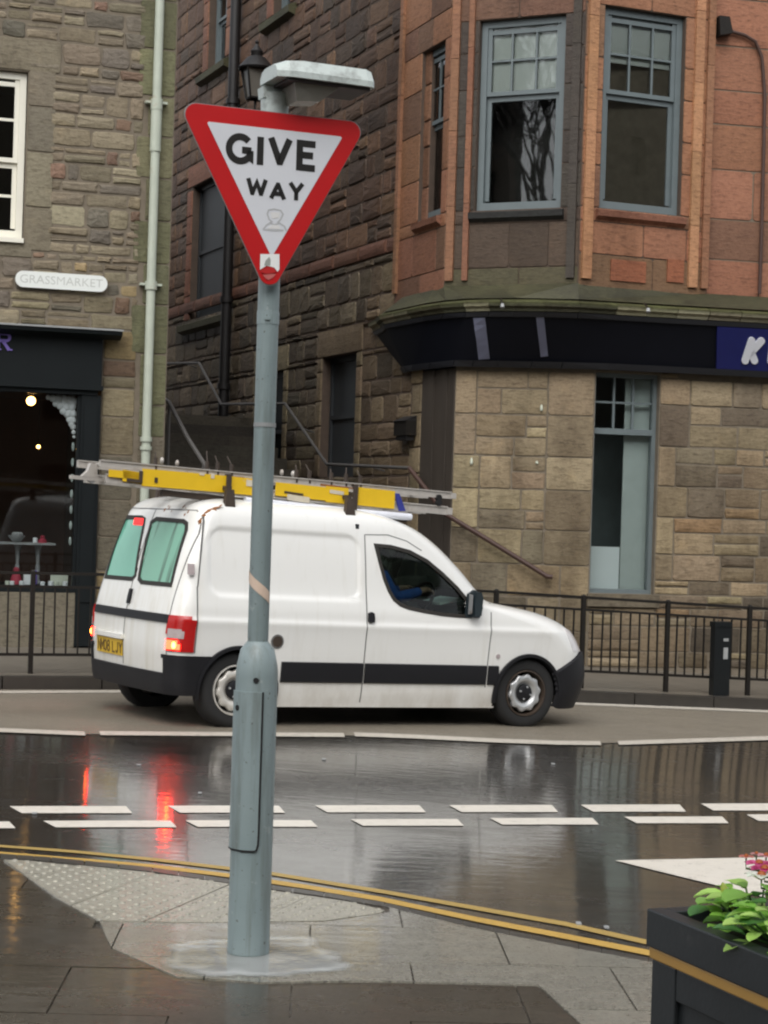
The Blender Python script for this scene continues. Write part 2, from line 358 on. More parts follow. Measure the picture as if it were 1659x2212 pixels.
def wbox(mb, W, s0, s1, z0, z1, o0, o1):
    return mb.hexa([W.p(s0, z0, o0), W.p(s1, z0, o0), W.p(s1, z0, o1), W.p(s0, z0, o1), W.p(s0, z1, o0), W.p(s1, z1, o0), W.p(s1, z1, o1), W.p(s0, z1, o1)])
def text_mesh(txt, size, bold=0.0, shear=0.0):
    cu = bpy.data.curves.new('lettering', 'FONT'); cu.body = txt; cu.size = size; cu.offset = bold; cu.shear = shear; cu.align_x = 'CENTER'; cu.resolution_u = 3
    o = bpy.data.objects.new('lettering', cu); LINK(o); dg = bpy.context.evaluated_depsgraph_get(); me = bpy.data.meshes.new_from_object(o.evaluated_get(dg))
    bpy.data.objects.remove(o); r = ([Vector(v.co) for v in me.vertices], [tuple(p.vertices) for p in me.polygons]); bpy.data.meshes.remove(me); return r
def strokes(mb, lines, w, F, th, rnd_caps=False):
    """thick letter strokes: lines of (x,y) polylines, F maps (x,y,out) to space"""
    for L in lines:
        L = [Vector((p[0], p[1])) for p in L]; n = len(L); closed = (L[0] - L[-1]).length < 1e-6 and n > 3
        lft, rgt = [], []
        for i in range(n):
            if closed: a = L[i - 1] if i else L[-2]; b = L[i + 1] if i < n - 1 else L[1]
            else: a = L[max(i - 1, 0)]; b = L[min(i + 1, n - 1)]
            d1 = (L[i] - a).normalized() if (L[i] - a).length > 1e-9 else (b - L[i]).normalized()
            d2 = (b - L[i]).normalized() if (b - L[i]).length > 1e-9 else d1
            n1 = Vector((-d1.y, d1.x)); n2 = Vector((-d2.y, d2.x)); m = (n1 + n2).normalized(); k = min(2.2, 1 / max(.3, m.dot(n1)))
            lft.append(L[i] + m * k * w / 2); rgt.append(L[i] - m * k * w / 2)
        for i in range(n - 1):
            q = [lft[i], rgt[i], rgt[i + 1], lft[i + 1]]
            mb.add([F(p.x, p.y, 0) for p in q] + [F(p.x, p.y, th) for p in q], [(4, 5, 6, 7), (0, 1, 5, 4), (1, 2, 6, 5), (2, 3, 7, 6), (3, 0, 4, 7)])
        if rnd_caps:
            for p in (L[0], L[-1]):
                c = [(p.x + math.cos(k * math.pi / 7) * w / 2, p.y + math.sin(k * math.pi / 7) * w / 2) for k in range(14)]
                mb.prism([F(x, y, 0) for x, y in c], F(0, 0, th) - F(0, 0, 0))
def arc(cx, cy, rx, ry, a0, a1, n=14): return [(cx + rx * math.cos(R(a0 + (a1 - a0) * i / n)), cy + ry * math.sin(R(a0 + (a1 - a0) * i / n))) for i in range(n + 1)]

# ------------------------------------------------------------------ masonry
def stone_mesh(mb, W, s, z, w, h, dep, rough, tint, rg, base=0.0):
    """one dressed or rubble stone: outline ring at the wall, proud pillowed face"""
    mb.c = tint
    j = rough; c = min(w, h) * (.045 if rough < .3 else .11)
    pts = [(c, 0), (w * .5, 0), (w - c, 0), (w, c), (w, h * .5), (w, h - c), (w - c, h), (w * .5, h), (c, h), (0, h - c), (0, h * .5), (0, c)]
    A = lambda k: rg.uniform(-k, k)
    o = [(x + A(j * .022), y + A(j * .02)) for x, y in pts]
    ins = .006 + .02 * j
    def shrink(q, d): return (q[0] + (w / 2 - q[0]) * 2 * d / w, q[1] + (h / 2 - q[1]) * 2 * d / h)
    r1 = [shrink(q, ins) for q in o]; r2 = [shrink(q, min(w, h) * .28) for q in o]
    n = 12; vs = [W.p(s + x, z + y, base - .012) for x, y in o]; vs += [W.p(s + x, z + y, base + dep * (.7 + A(.25 * j))) for x, y in r1]
    vs += [W.p(s + x, z + y, base + dep * (1 + A(.45 * j))) for x, y in r2]; vs.append(W.p(s + w / 2, z + h / 2, base + dep * (1.05 + A(.3 * j))))
    fs = []
    for k in range(2):
        for i in range(n): fs.append((k * n + i, k * n + (i + 1) % n, (k + 1) * n + (i + 1) % n, (k + 1) * n + i))
    fs += [(2 * n + i, 2 * n + (i + 1) % n, 3 * n) for i in range(n)]
    mb.add(vs, fs)
def layout(s0, s1, z0, z1, ops, hr, lr, rg, breaks=(), snecks=.25):
    """coursed rubble: list of (s,z,w,h) outside the openings"""
    zs = sorted({z0, z1, *[b for b in breaks if z0 < b < z1], *[o[k] for o in ops for k in (2, 3) if z0 < o[k] < z1]}); res = []
    for za, zb in zip(zs, zs[1:]):
        n = max(1, round((zb - za) / ((hr[0] + hr[1]) / 2))); cuts = [za]
        if zb - za < hr[0] * .35: continue
        ws = [rg.uniform(hr[0], hr[1]) for _ in range(n)]; t = sum(ws)
        for w in ws: cuts.append(cuts[-1] + w / t * (zb - za))
        for a, b in zip(cuts, cuts[1:]):
            gaps = [(s0, s1)]
            for o in ops:
                if o[2] < b - 1e-4 and o[3] > a + 1e-4:
                    g2 = []
                    for p, q in gaps:
                        if o[0] > p: g2.append((p, min(q, o[0])))
                        if o[1] < q: g2.append((max(p, o[1]), q))
                    gaps = [x for x in g2 if x[1] - x[0] > .03]
            for p, q in gaps:
                x = p - (rg.uniform(0, lr[0]) if p == s0 else 0)
                x = max(x, p)
                while x < q - .02:
                    w = rg.uniform(*lr)
                    if q - x - w < lr[0] * .6: w = q - x
                    if rg.random() < snecks and b - a > .16:
                        k = a + (b - a) * rg.uniform(.35, .65); res += [(x, a, w, k - a), (x, k, w, b - k)]
                    else: res.append((x, a, w, b - a))
                    x += w
    return res
def sheet(mb, W, s0, s1, z0, z1, ops, reveal, thick=.3):
    """wall core: front face round its openings, reveals, back and sides"""
    S = sorted({s0, s1, *[max(s0, min(s1, o[k])) for o in ops for k in (0, 1)]}); Z = sorted({z0, z1, *[max(z0, min(z1, o[k])) for o in ops for k in (2, 3)]})
    for out in (0, -thick):
        for a, b in zip(S, S[1:]):
            for c, d in zip(Z, Z[1:]):
                m, k = (a + b) / 2, (c + d) / 2
                if any(o[0] < m < o[1] and o[2] < k < o[3] for o in ops): continue
                mb.add([W.p(a, c, out), W.p(b, c, out), W.p(b, d, out), W.p(a, d, out)], [(0, 1, 2, 3)])
    for o in list(ops):
        a, b, c, d = max(s0, o[0]), min(s1, o[1]), max(z0, o[2]), min(z1, o[3])
        for p, q in (((a, c), (a, d)), ((a, d), (b, d)), ((b, d), (b, c)), ((b, c), (a, c))):
            mb.add([W.p(p[0], p[1], 0), W.p(q[0], q[1], 0), W.p(q[0], q[1], -thick), W.p(p[0], p[1], -thick)], [(0, 1, 2, 3)])
    for p, q in (((s0, z0), (s0, z1)), ((s0, z1), (s1, z1)), ((s1, z1), (s1, z0)), ((s1, z0), (s0, z0))):
        mb.add([W.p(p[0], p[1], 0), W.p(q[0], q[1], 0), W.p(q[0], q[1], -thick), W.p(p[0], p[1], -thick)], [(0, 1, 2, 3)])
    return mb
def place_stones(parent, W, rects, dep, rough, tintf, rg, joint=.008, base=0.0, limit=300, name='stone', key=None):
    if key: rects = sorted(rects, key=key)
    rest = MB()
    for i, (s, z, w, h) in enumerate(rects):
        w2, h2 = w - joint, h - joint
        if w2 < .02 or h2 < .02: continue
        mb = MB() if i < limit else rest
        stone_mesh(mb, W, s + joint / 2, z + joint / 2, w2, h2, rg.uniform(*dep), rough, tintf(s + w / 2, z + h / 2, w, h), rg, base)
        if i < limit: mb.build(name, 'stone', parent, tint=True)
    if rest.v: o = rest.build('rubble_stones', 'stone', parent, tint=True); o['kind'] = 'stuff'
def jit(c, rg, a=.25): k = 1 + rg.uniform(-a, a); return tuple(max(.004, x * k * (1 + rg.uniform(-.03, .03))) for x in c)
def room(parent, W, s0, s1, z0, z1, d0, d1, m):
    mb = MB(); P = W.p
    for q in ([(s0, z0, d1), (s1, z0, d1), (s1, z1, d1), (s0, z1, d1)], [(s0, z0, d0), (s0, z0, d1), (s0, z1, d1), (s0, z1, d0)], [(s1, z0, d0), (s1, z0, d1), (s1, z1, d1), (s1, z1, d0)],
              [(s0, z0, d0), (s1, z0, d0), (s1, z0, d1), (s0, z0, d1)], [(s0, z1, d0), (s1, z1, d0), (s1, z1, d1), (s0, z1, d1)]):
        mb.add([P(*x) for x in q], [(0, 1, 2, 3)])
    return mb.build('room', m, parent, fix=False)
def sash_window(parent, W, s0, s1, z0, z1, out, zm, grid_up, grid_lo, mframe, mpane, fw=.055, bar=.022, deep=.09):
    """frame with an upper and a lower sash: stiles, rails, glazing bars, panes"""
    fr = MB()
    for a, b, c, d in ((s0, s0 + fw, z0, z1), (s1 - fw, s1, z0, z1), (s0 + fw, s1 - fw, z1 - fw, z1), (s0 + fw, s1 - fw, z0, z0 + fw * 1.25)): wbox(fr, W, a, b, c, d, out - deep, out)
    f = fr.build('window', mframe, parent)
    for za, zb, o, g in ((zm, z1 - fw, out - .015, grid_up), (z0 + fw * 1.25, zm, out - .05, grid_lo)):
        sb = MB(); a, b = s0 + fw + .001, s1 - fw - .001; k = fw * .7
        if za == zm: wbox(sb, W, a, b, za - .02, za + .03, o - .04, o)
        else: wbox(sb, W, a, b, zb - .0305, zb - .021, o - .04, o)
        for x0, x1, y0, y1 in ((a, a + k, za + .03, zb), (b - k, b, za + .03, zb), (a + k, b - k, zb - k - .03, zb - .031)):
            wbox(sb, W, x0, x1, y0, y1, o - .04, o - .001)
        nx, ny = g
        for i in range(1, nx): x = a + (b - a) * i / nx; wbox(sb, W, x - bar / 2, x + bar / 2, za + .03, zb - k, o - .035, o - .004)
        for i in range(1, ny): y = za + (zb - za) * i / ny; wbox(sb, W, a + k, b - k, y - bar / 2, y + bar / 2, o - .034, o - .005)
        sb.build('sash', mframe, f)
        pb = MB(); wbox(pb, W, a + .004, b - .004, za + .004, zb - .004, o - .024, o - .02); pb.build('pane', mpane, f)
    return f
# ================================================================== GROUND
def drape(poly, lift, m, name, parent, step=.35, thick=0.0):
    """flat sheet over a ground polygon (list of Vectors), cut finely enough to follow the street"""
    b = bmesh.new(); f = b.faces.new([b.verts.new((p.x, p.y, 0)) for p in poly]); bmesh.ops.triangulate(b, faces=[f])
    xs = [p.x for p in poly]; ys = [p.y for p in poly]
    for axis, lo, hi in ((0, min(xs), max(xs)), (1, min(ys), max(ys))):
        k = math.floor(lo / step) + 1
        while k * step < hi:
            co = [0, 0, 0]; no = [0, 0, 0]; co[axis] = k * step; no[axis] = 1
            bmesh.ops.bisect_plane(b, geom=b.verts[:] + b.edges[:] + b.faces[:], plane_co=co, plane_no=no); k += 1
    for v in b.verts: v.co.z = gz(v.co.x, v.co.y) + lift
    if thick:
        r = bmesh.ops.extrude_face_region(b, geom=b.faces[:]); vs = [g for g in r['geom'] if isinstance(g, bmesh.types.BMVert)]
        for v in vs: v.co.z -= thick
    bmesh.ops.recalc_face_normals(b, faces=b.faces)
    if not thick:
        for f in b.faces:
            if f.normal.z < 0: f.normal_flip()
    me = bpy.data.meshes.new(name); b.to_mesh(me); b.free(); me.materials.append(M[m]); o = bpy.data.objects.new(name, me); LINK(o)
    if parent is not None: o.parent = parent
    o['org'] = (0, 0, 0); return o
def G(*pts): return [ground(*p) for p in pts]
# the road: one big sheet, finely gridded in the part that tilts
xs = [-150, -60, -20, -12] + [-8 + .4 * i for i in range(41)] + [12, 20, 60, 150]; ys = [-150, -60, -20, 0, 3] + [5 + .4 * i for i in range(52)] + [30, 40, 80, 200]
mb = MB(); mb.add([(x, y, gz(min(max(x, -12), 12), y)) for y in ys for x in xs], [(j * len(xs) + i, j * len(xs) + i + 1, (j + 1) * len(xs) + i + 1, (j + 1) * len(xs) + i) for j in range(len(ys) - 1) for i in range(len(xs) - 1)])
road = mb.build('road', 'road', smooth=True); tag(road, kind='structure')
# the lane along the far kerb is drier, lighter asphalt
kerbL, kerbR = ground(0, 1487), ground(1640, 1532); kd = (kerbR - kerbL); kd.z = 0; kd.normalize(); kn = Vector((kd.y, -kd.x, 0))
K = lambda t, o=0.0: Vector((kerbL.x, kerbL.y, 0)) + kd * t + kn * o
lane = [ground(-400, 1577), *G((0, 1583), (200, 1587), (480, 1588), (760, 1590), (1040, 1600), (1300, 1606), (1480, 1603), (1659, 1597)), ground(2100, 1580), K(16, .02), K(-7, .02)]
tag(drape(lane, .004, 'lane', 'traffic_lane', None), kind='structure')
def quad_px(pts, m, name, lift=.004): return drape(G(*pts), lift, m, name, road)
# white lane line in long dashes
for a, b in (((-60, 1577), (182, 1587)), ((214, 1586), (742, 1590)), ((764, 1588), (1296, 1607)), ((1334, 1607), (1730, 1594))):
    n = 5; top = [(a[0] + (b[0] - a[0]) * i / n, a[1] + (b[1] - a[1]) * i / n - 4.5) for i in range(n + 1)]
    if a[0] == 764: top = [(764, 1584), (900, 1589), (1060, 1597), (1200, 1602), (1296, 1603)]
    quad_px(top + [(x + 3, y + 8.5) for x, y in top[::-1]], 'thin_white', 'lane_line', .008)
# thin line at the far channel
for a, b in (((-60, 1497), (560, 1496)), ((1180, 1519), (1730, 1541))): quad_px([(a[0], a[1] - 2.5), (b[0], b[1] - 2.5), (b[0], b[1] + 2.5), (a[0], a[1] + 2.5)], 'thin_white', 'edge_line', .008)
# give-way double dashes and triangle
for x0, x1, y in ((20, 272, 1750), (362, 602, 1749), (680, 906, 1748), (970, 1192, 1747.5), (1254, 1468, 1746.5), (1514, 1730, 1744)):
    quad_px([(x0, y - 7), (x1, y - 7.5), (x1 + 14, y + 8), (x0 + 27, y + 8)], 'white_paint', 'give_way_dash')
for x0, x1, y in ((-190, 20, 1783), (93, 368, 1781), (400, 672, 1780), (757, 988, 1777.5), (1058, 1280, 1775), (1348, 1560, 1772), (1612, 1800, 1767)):
    quad_px([(x0, y - 6.5), (x1, y - 7), (x1 + 14, y + 7.5), (x0 + 27, y + 7.5)], 'white_paint', 'give_way_dash')
quad_px([(1328, 1860), (1480, 1857), (1760, 1851), (1760, 1968), (1585, 1923)], 'white_paint', 'give_way_triangle')
# double yellow lines
for up, w, m in (([(-200, 1815), (0, 1829), (160, 1841), (340, 1859), (590, 1889), (841, 1930), (1021, 1962), (1224, 1998), (1384, 2034), (1500, 2060)], (4, 11), 'yellow_faint'),
                 ([(-200, 1828), (71, 1850), (200, 1861), (334, 1873), (497, 1893), (660, 1917), (818, 1943), (1021, 1986), (1224, 2025), (1391, 2058), (1520, 2086)], (5, 13), 'yellow_paint')):
    W_ = [w[0] + (w[1] - w[0]) * i / (len(up) - 1) for i in range(len(up))]
    quad_px([(x, y - k / 2) for (x, y), k in zip(up, W_)] + [(x, y + k / 2) for (x, y), k in list(zip(up, W_))[::-1]], m, 'yellow_line')
# small flecks on the wet road
fl = MB()
for px, py in ((75, 1757), (300, 1652), (700, 1640), (1250, 1995), (432, 1713), (1310, 2003), (1195, 1650)):
    p = ground(px, py, .006); fl.box((p.x, p.y, p.z + .001), (rnd.uniform(.02, .035), rnd.uniform(.03, .06), .006))
o = fl.build('litter', 'lead'); tag(o, kind='stuff')
# near pavement, flush with the road at the crossing
edge = [(-700, 1790), (-200, 1842), (0, 1858), (110, 1866), (330, 1888), (500, 1914), (700, 1942), (830, 1964), (1000, 2004), (1100, 2026), (1250, 2056), (1400, 2084), (1650, 2135), (2200, 2270)]
E_ = G(*edge); poly = E_ + [Vector((14, -20, 0)), Vector((-14, -20, 0))]
pave = drape(poly, .008, 'pave', 'pavement', None, .5); tag(pave, kind='structure')
low = G(*[(x, y - 9) for x, y in edge])                       # flush kerb stones
for i in range(len(edge) - 1):
    n = 3 if i else 4
    for k in range(n):
        L = lambda A, t: A[i].lerp(A[i + 1], t); a, b = k / n + .006, (k + 1) / n - .006
        drape([L(low, a), L(low, b), L(E_, b), L(E_, a)], .012, 'kerb', 'kerb_stone', pave, .6, .03)
def clip(subj, q):
    """polygon clipped by a convex quad (ground plane)"""
    out = [(p.x, p.y) for p in subj]; ar = sum(q[i].x * q[(i + 1) % 4].y - q[(i + 1) % 4].x * q[i].y for i in range(4)); Q = q if ar > 0 else q[::-1]
    for i in range(4):
        a, b = Q[i], Q[(i + 1) % 4]; ins = lambda p: (b.x - a.x) * (p[1] - a.y) - (b.y - a.y) * (p[0] - a.x) >= 0
        new = []
        for k in range(len(out)):
            p, r = out[k - 1], out[k]; ip, ir = ins(p), ins(r)
            if ip != ir:
                d1 = (b.x - a.x) * (p[1] - a.y) - (b.y - a.y) * (p[0] - a.x); d2 = (b.x - a.x) * (r[1] - a.y) - (b.y - a.y) * (r[0] - a.x); t = d1 / (d1 - d2)
                new.append((p[0] + (r[0] - p[0]) * t, p[1] + (r[1] - p[1]) * t))
            if ir: new.append(r)
        out = new
        if len(out) < 3: return None
    A = abs(sum(out[i - 1][0] * out[i][1] - out[i][0] * out[i - 1][1] for i in range(len(out)))) / 2
    return [Vector((x, y, 0)) for x, y in out] if A > .004 else None
def slabs(poly, org, ang, w, d, lift, m, name, j=.007, stag=.5):
    e = Vector((math.cos(R(ang)), math.sin(R(ang)), 0)); f = Vector((-e.y, e.x, 0)); out = []
    for r in range(-14, 15):
        for c in range(-14, 15):
            o = org + f * (r * d) + e * ((c + (stag if r % 2 else 0)) * w)
            q = [o + e * j / 2 + f * j / 2, o + e * (w - j / 2) + f * j / 2, o + e * (w - j / 2) + f * (d - j / 2), o + e * j / 2 + f * (d - j / 2)]
            P = clip(poly, q)
            if P: out.append((P, o + e * w / 2 + f * d / 2, e, f)); drape(P, lift + rnd.uniform(-.0015, .0015), m, name, pave, 2.0, .02)
    return out
dark = G((-250, 1880), (0, 1868), (215, 1998), (240, 2060), (380, 2122), (560, 2136), (780, 2132), (1160, 2140), (1262, 2232), (1300, 2400), (-250, 2400))
slabs(dark, ground(100, 2200), 2, .8, .62, .017, 'slabdark', 'dark_paving_slab')
tact = G((8, 1866), (110, 1872), (330, 1895), (500, 1921), (650, 1943), (760, 1960), (840, 1980), (700, 2001), (440, 2004), (215, 2000), (120, 1948))
light = G((215, 2001), (440, 2005), (702, 2002), (842, 1981), (840, 1970), (1000, 2009), (1100, 2031), (1250, 2061), (1420, 2092), (1450, 2420), (1300, 2420), (1264, 2232), (1162, 2138), (780, 2130), (560, 2134), (380, 2120), (240, 2058))
slabs(light, ground(470, 2003), 2, .75, .60, .020, 'slab', 'paving_slab')
ta = ground(0, 1862); tb = ground(500, 1916); tang = math.degrees(math.atan2(tb.y - ta.y, tb.x - ta.x))
# tactile slabs: flat slab plus a grid of blisters sharing one mesh
TP = [(p.x, p.y) for p in tact]
for P, c, e, f in slabs(tact, ta, tang, .4, .4, .022, 'tactile', 'tactile_slab', .006, 0):
    b = MB()
    for i in range(6):
        for k in range(6):
            q = c + e * (-.1667 + i * .0667) + f * (-.1667 + k * .0667)
            if inpoly(q.x, q.y, TP): b.lathe([(.0135, 0), (.0125, .0035), (.009, .006), (0, .0062)], (q.x, q.y, gz(q.x, q.y) + .021), (0, 0, 1), 8)
    if b.v: b.build('blisters', 'tactile', pave, smooth=True, fix=False)
# puddle
pud = [(338, 2052), (400, 2040), (470, 2036), (600, 2034), (692, 2030), (706, 2050), (742, 2078), (782, 2098), (772, 2114), (700, 2120), (620, 2128), (560, 2132), (500, 2126), (440, 2134), (398, 2120), (352, 2108), (330, 2086)]
fine = []
for i in range(len(pud)):
    a, b = pud[i], pud[(i + 1) % len(pud)]
    for k in range(4): t = k / 4; fine.append((a[0] + (b[0] - a[0]) * t + rnd.uniform(-4, 4), a[1] + (b[1] - a[1]) * t + rnd.uniform(-2, 2)))
PG = G(*fine)
def feather(o, w):
    me = o.data; at_ = me.color_attributes.new('tint', 'FLOAT_COLOR', 'POINT'); col = []
    for v in me.vertices:
        d = 9
        for a, b_ in zip(PG, PG[1:] + PG[:1]):
            ab = Vector((b_.x - a.x, b_.y - a.y)); ap = Vector((v.co.x - a.x, v.co.y - a.y)); t = max(0, min(1, ap.dot(ab) / max(1e-9, ab.dot(ab)))); d = min(d, (ap - ab * t).length)
        col += [min(1, d / w)] * 3 + [1.0]
    at_.data.foreach_set('color', col); return o
feather(drape(PG, .0235, 'puddle_sheen', 'puddle_sheen_patch', pave, .05), .13)  # sheet under the water that carries the painted reflection
tag(feather(drape(PG, .0265, 'water', 'puddle', None, .05), .16), kind='structure')
# far pavement with kerb stones
fp = [K(-10, 0), K(18, 0), K(18, -14), K(-10, -14)]
farp = drape(fp, .115, 'farpave', 'far_pavement', None, .6, .2); tag(farp, kind='structure')
for i in range(-8, 17):
    a, b = K(i * .9 + .006, .14), K(i * .9 + .894, .14)
    drape([a, b, K(i * .9 + .894, -.0), K(i * .9 + .006, -.0)], .118, 'kerbdark', 'kerb_stone', farp, .6, .16)
# ================================================================== SHOP BUILDING (stone tenement on the near side of the alley)
q = at(130, 1083, 20.2); W1 = Wall(q.x, q.y, 17)
S1 = lambda px, py, out=0.0: W1.hit(px, py, out)
edge_s = S1(363, 700)[0]; gl = gz(-3.4, 19) + .115
shop = empty('shop_building', W1.p(0, gl, 0), 'grey brown rubble stone building with a dark shopfront beside the alley', 'building')
w_r = S1(57, 300)[0]; w_l = w_r - 1.02; w_t = S1(58, 155)[1]; w_b = S1(50, 517)[1]
f_top = S1(150, 712)[1]; f_bot = S1(150, 832)[1]; f_r = S1(222, 770)[0]
sh_r = S1(163, 1000)[0]; sh_l = sh_r - 2.4; sh_t = S1(120, 852)[1]; sh_b = S1(120, 1268)[1]
s_l = S1(-330, 700)[0]; top1 = 9.6
ops1 = [(w_l, w_r, w_b, w_t), (s_l - .1, f_r, gl - .1, f_top)]
core = MB(); sheet(core, W1, s_l, edge_s, gl - .3, top1, ops1, 0, .35)
wall1 = core.build('wall', 'mortar', shop, fix=False)
sw = MB()                                        # return wall along the alley
bk = Vector((-.384, .923, 0)); P0 = W1.p(edge_s, 0, -.01)
sw.hexa([P0 + Vector((0, 0, gl - .3)), P0 + bk * 14 + Vector((0, 0, gl - .3)), P0 + bk * 14 + W1.e * -.35 + Vector((0, 0, gl - .3)), P0 + W1.e * -.35 + Vector((0, 0, gl - .3)),
         P0 + Vector((0, 0, top1)), P0 + bk * 14 + Vector((0, 0, top1)), P0 + bk * 14 + W1.e * -.35 + Vector((0, 0, top1)), P0 + W1.e * -.35 + Vector((0, 0, top1))])
sw.build('side_wall', 'mortar_dark', shop)
rg = random.Random(11)
marg = w_r + .24
surround = []
zc = w_b - .12
while zc < w_t + .1:
    h = rg.uniform(.36, .62); surround.append((w_r + .004, zc, .24 + rg.uniform(0, .12), min(h, w_t + .12 - zc))); zc += h
lint = [(w_l - .2, w_t + .004, w_r - w_l + .55, .36), (w_l - .1, w_b - .2, w_r - w_l + .2, .19)]
def t1(s, z, w, h):
    r = rg.random(); base = (.235, .19, .135)
    if r < .14: base = (.155, .13, .105)
    elif r < .30: base = (.29, .245, .175)
    elif r < .36: base = (.21, .13, .095)
    elif r < .41: base = (.29, .22, .12)
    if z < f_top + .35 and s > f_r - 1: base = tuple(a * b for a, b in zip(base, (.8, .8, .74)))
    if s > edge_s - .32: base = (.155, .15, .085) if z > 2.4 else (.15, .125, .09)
    return jit(base, rg, .22)
quoin = []
zc = gl
while zc < top1:
    h = rg.uniform(.34, .6); w = rg.choice((.30, .42)); quoin.append((edge_s - w, zc, w - .002, h)); zc += h
opsx = ops1 + [(a, a + w, z, z + h) for a, z, w, h in surround + lint] + [(edge_s - .30, edge_s + 1, gl - 1, top1 + 1)]
rub = layout(s_l, edge_s, f_top + .02, top1, [ops1[0], ops1[1], (edge_s - .34, edge_s + 1, gl - 1, top1 + 1), (w_r, w_r + .25, w_b - .12, w_t + .12), (w_l - .2, w_r + .36, w_t, w_t + .36), (w_l - .1, w_r + .1, w_b - .2, w_b)], (.10, .25), (.13, .48), rg, snecks=.45)
pier = layout(f_r, edge_s - .34, gl, f_top + .02, [], (.28, .46), (.28, .5), rg, snecks=.15)
place_stones(shop, W1, surround + lint, (.012, .018), .12, lambda *a: jit((.20, .17, .125), rg, .2), rg)
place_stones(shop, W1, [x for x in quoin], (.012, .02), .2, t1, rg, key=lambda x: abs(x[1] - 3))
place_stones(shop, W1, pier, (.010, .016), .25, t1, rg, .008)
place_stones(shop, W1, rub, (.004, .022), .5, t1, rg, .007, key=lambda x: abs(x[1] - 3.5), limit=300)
# first floor window
sash_window(shop, W1, w_l + .01, w_r - .01, w_b + .005, w_t - .01, -.06, w_b + (w_t - w_b) * .47, (3, 2), (3, 2), 'win_white', 'pane', .07, .03)
room(shop, W1, w_l - .2, w_r + .2, w_b - .2, w_t + .2, -.36, -2.2, 'room')
b = MB(); wbox(b, W1, w_l - .02, w_r + .0, w_b - .045, w_b + .004, -.1, .05); b.build('window_sill', 'win_white', shop)
# shopfront
b = MB(); wbox(b, W1, s_l, f_r - .02, f_bot, f_top - .06, -.05, .10); b.build('shop_fascia', 'shopfront', shop)
cr = S1(257, 710)[0]
b = MB(); b.prism([W1.p(s_l, f_top - .07, .0), W1.p(s_l, f_top - .1, .12), W1.p(s_l, f_top - .055, .27), W1.p(s_l, f_top - .015, .28), W1.p(s_l, f_top + .02, 0)], W1.e * (cr - s_l)); b.build('shop_cornice', 'shopfront', shop)
b = MB(); b.prism([W1.p(s_l, f_top - .012, .29), W1.p(s_l, f_top + .004, .29), W1.p(s_l, f_top + .034, 0.0), W1.p(s_l, f_top + .022, 0)], W1.e * (cr - s_l + .01)); b.build('lead_flashing', 'lead', shop)
b = MB(); wbox(b, W1, s_l, f_r + .0, f_bot - .05, f_bot - .002, -.05, .13); wbox(b, W1, s_l, f_r - .05, f_bot - .10, f_bot - .052, -.05, .085); b.build('fascia_moulding', 'shopfront', shop)
b = MB(); wbox(b, W1, sh_r + .035, f_r - .015, gl + .02, f_bot - .102, -.05, .07); wbox(b, W1, sh_r + .07, f_r - .05, gl + .5, f_bot - .2, .071, .085); b.build('shop_pilaster', 'shopfront', shop)
b = MB(); wbox(b, W1, s_l, sh_r + .034, gl, sh_b - .06, -.05, .055); b.t = [(.17, .145, .11)] * len(b.v); b.build('stall_riser', 'stone', shop, tint=True)
b = MB()
for a, c, d, e in ((s_l, sh_r + .034, sh_t, f_bot - .102), (s_l, sh_r + .034, sh_b - .058, sh_b)): wbox(b, W1, a, c, d, e, -.06, .04)
wbox(b, W1, sh_r, sh_r + .034, sh_b, sh_t, -.06, .04); f = b.build('shop_window', 'shopfront', shop)
b = MB(); wbox(b, W1, s_l, sh_r, sh_b + .001, sh_t - .001, -.03, -.022); b.build('pane', 'pane_dark', f)
room(shop, W1, s_l, sh_r + .4, gl + .1, f_bot, -.05, -3.2, 'shoproom')
# the R at the end of the shop name
rs, rz = S1(-6, 757); F1 = lambda x, y, o: W1.p(rs + x, rz + y, .101 + o)
b = MB(); strokes(b, [[(.0, 0), (.0, .19)], [(.0, .176), (.085, .176)], [(.0, .10), (.08, .10)], [(.04, .105), (.118, .0)]], .032, F1, .015)
strokes(b, [arc(.08, .138, .038, .038, -90, 90, 8)], .03, F1, .016); strokes(b, [[(-.035, .006), (.035, .006)], [(-.035, .184), (.03, .184)], [(.09, .006), (.15, .006)]], .014, F1, .0145)
o = b.build('letter', 'violet', shop); o['label'] = 'violet serif letter R'
# street plaque
sl, zl = S1(32, 596); sr_, zr = S1(230, 618); zc = S1(130, 609)[1]; hh = .088; zl = zc
pl = empty('street_plaque', W1.p((sl + sr_) / 2, zc, .03), 'long white street name plaque with faded grey letters', 'sign')
ring = arc(sr_ - hh * .9, zc, hh * .9, hh, -90, 90, 8) + arc(sl + hh * .9, zc, hh * .9, hh, 90, 270, 8)
b = MB(); b.prism([W1.p(x, z, .045) for x, z in ring], W1.n * .022); b.build('plaque_board', 'plaque', pl)
vs, fs = text_mesh('GRASSMARKET', .128); wd = max(v.x for v in vs) - min(v.x for v in vs); kx = (sr_ - sl - .1) / wd; cx0 = (max(v.x for v in vs) + min(v.x for v in vs)) / 2
b = MB(); b.add([W1.p((sl + sr_) / 2 + (v.x - cx0) * kx, zc - .04 + v.y, .0685) for v in vs], fs); b.build('lettering', 'plaque_text', pl, fix=False)
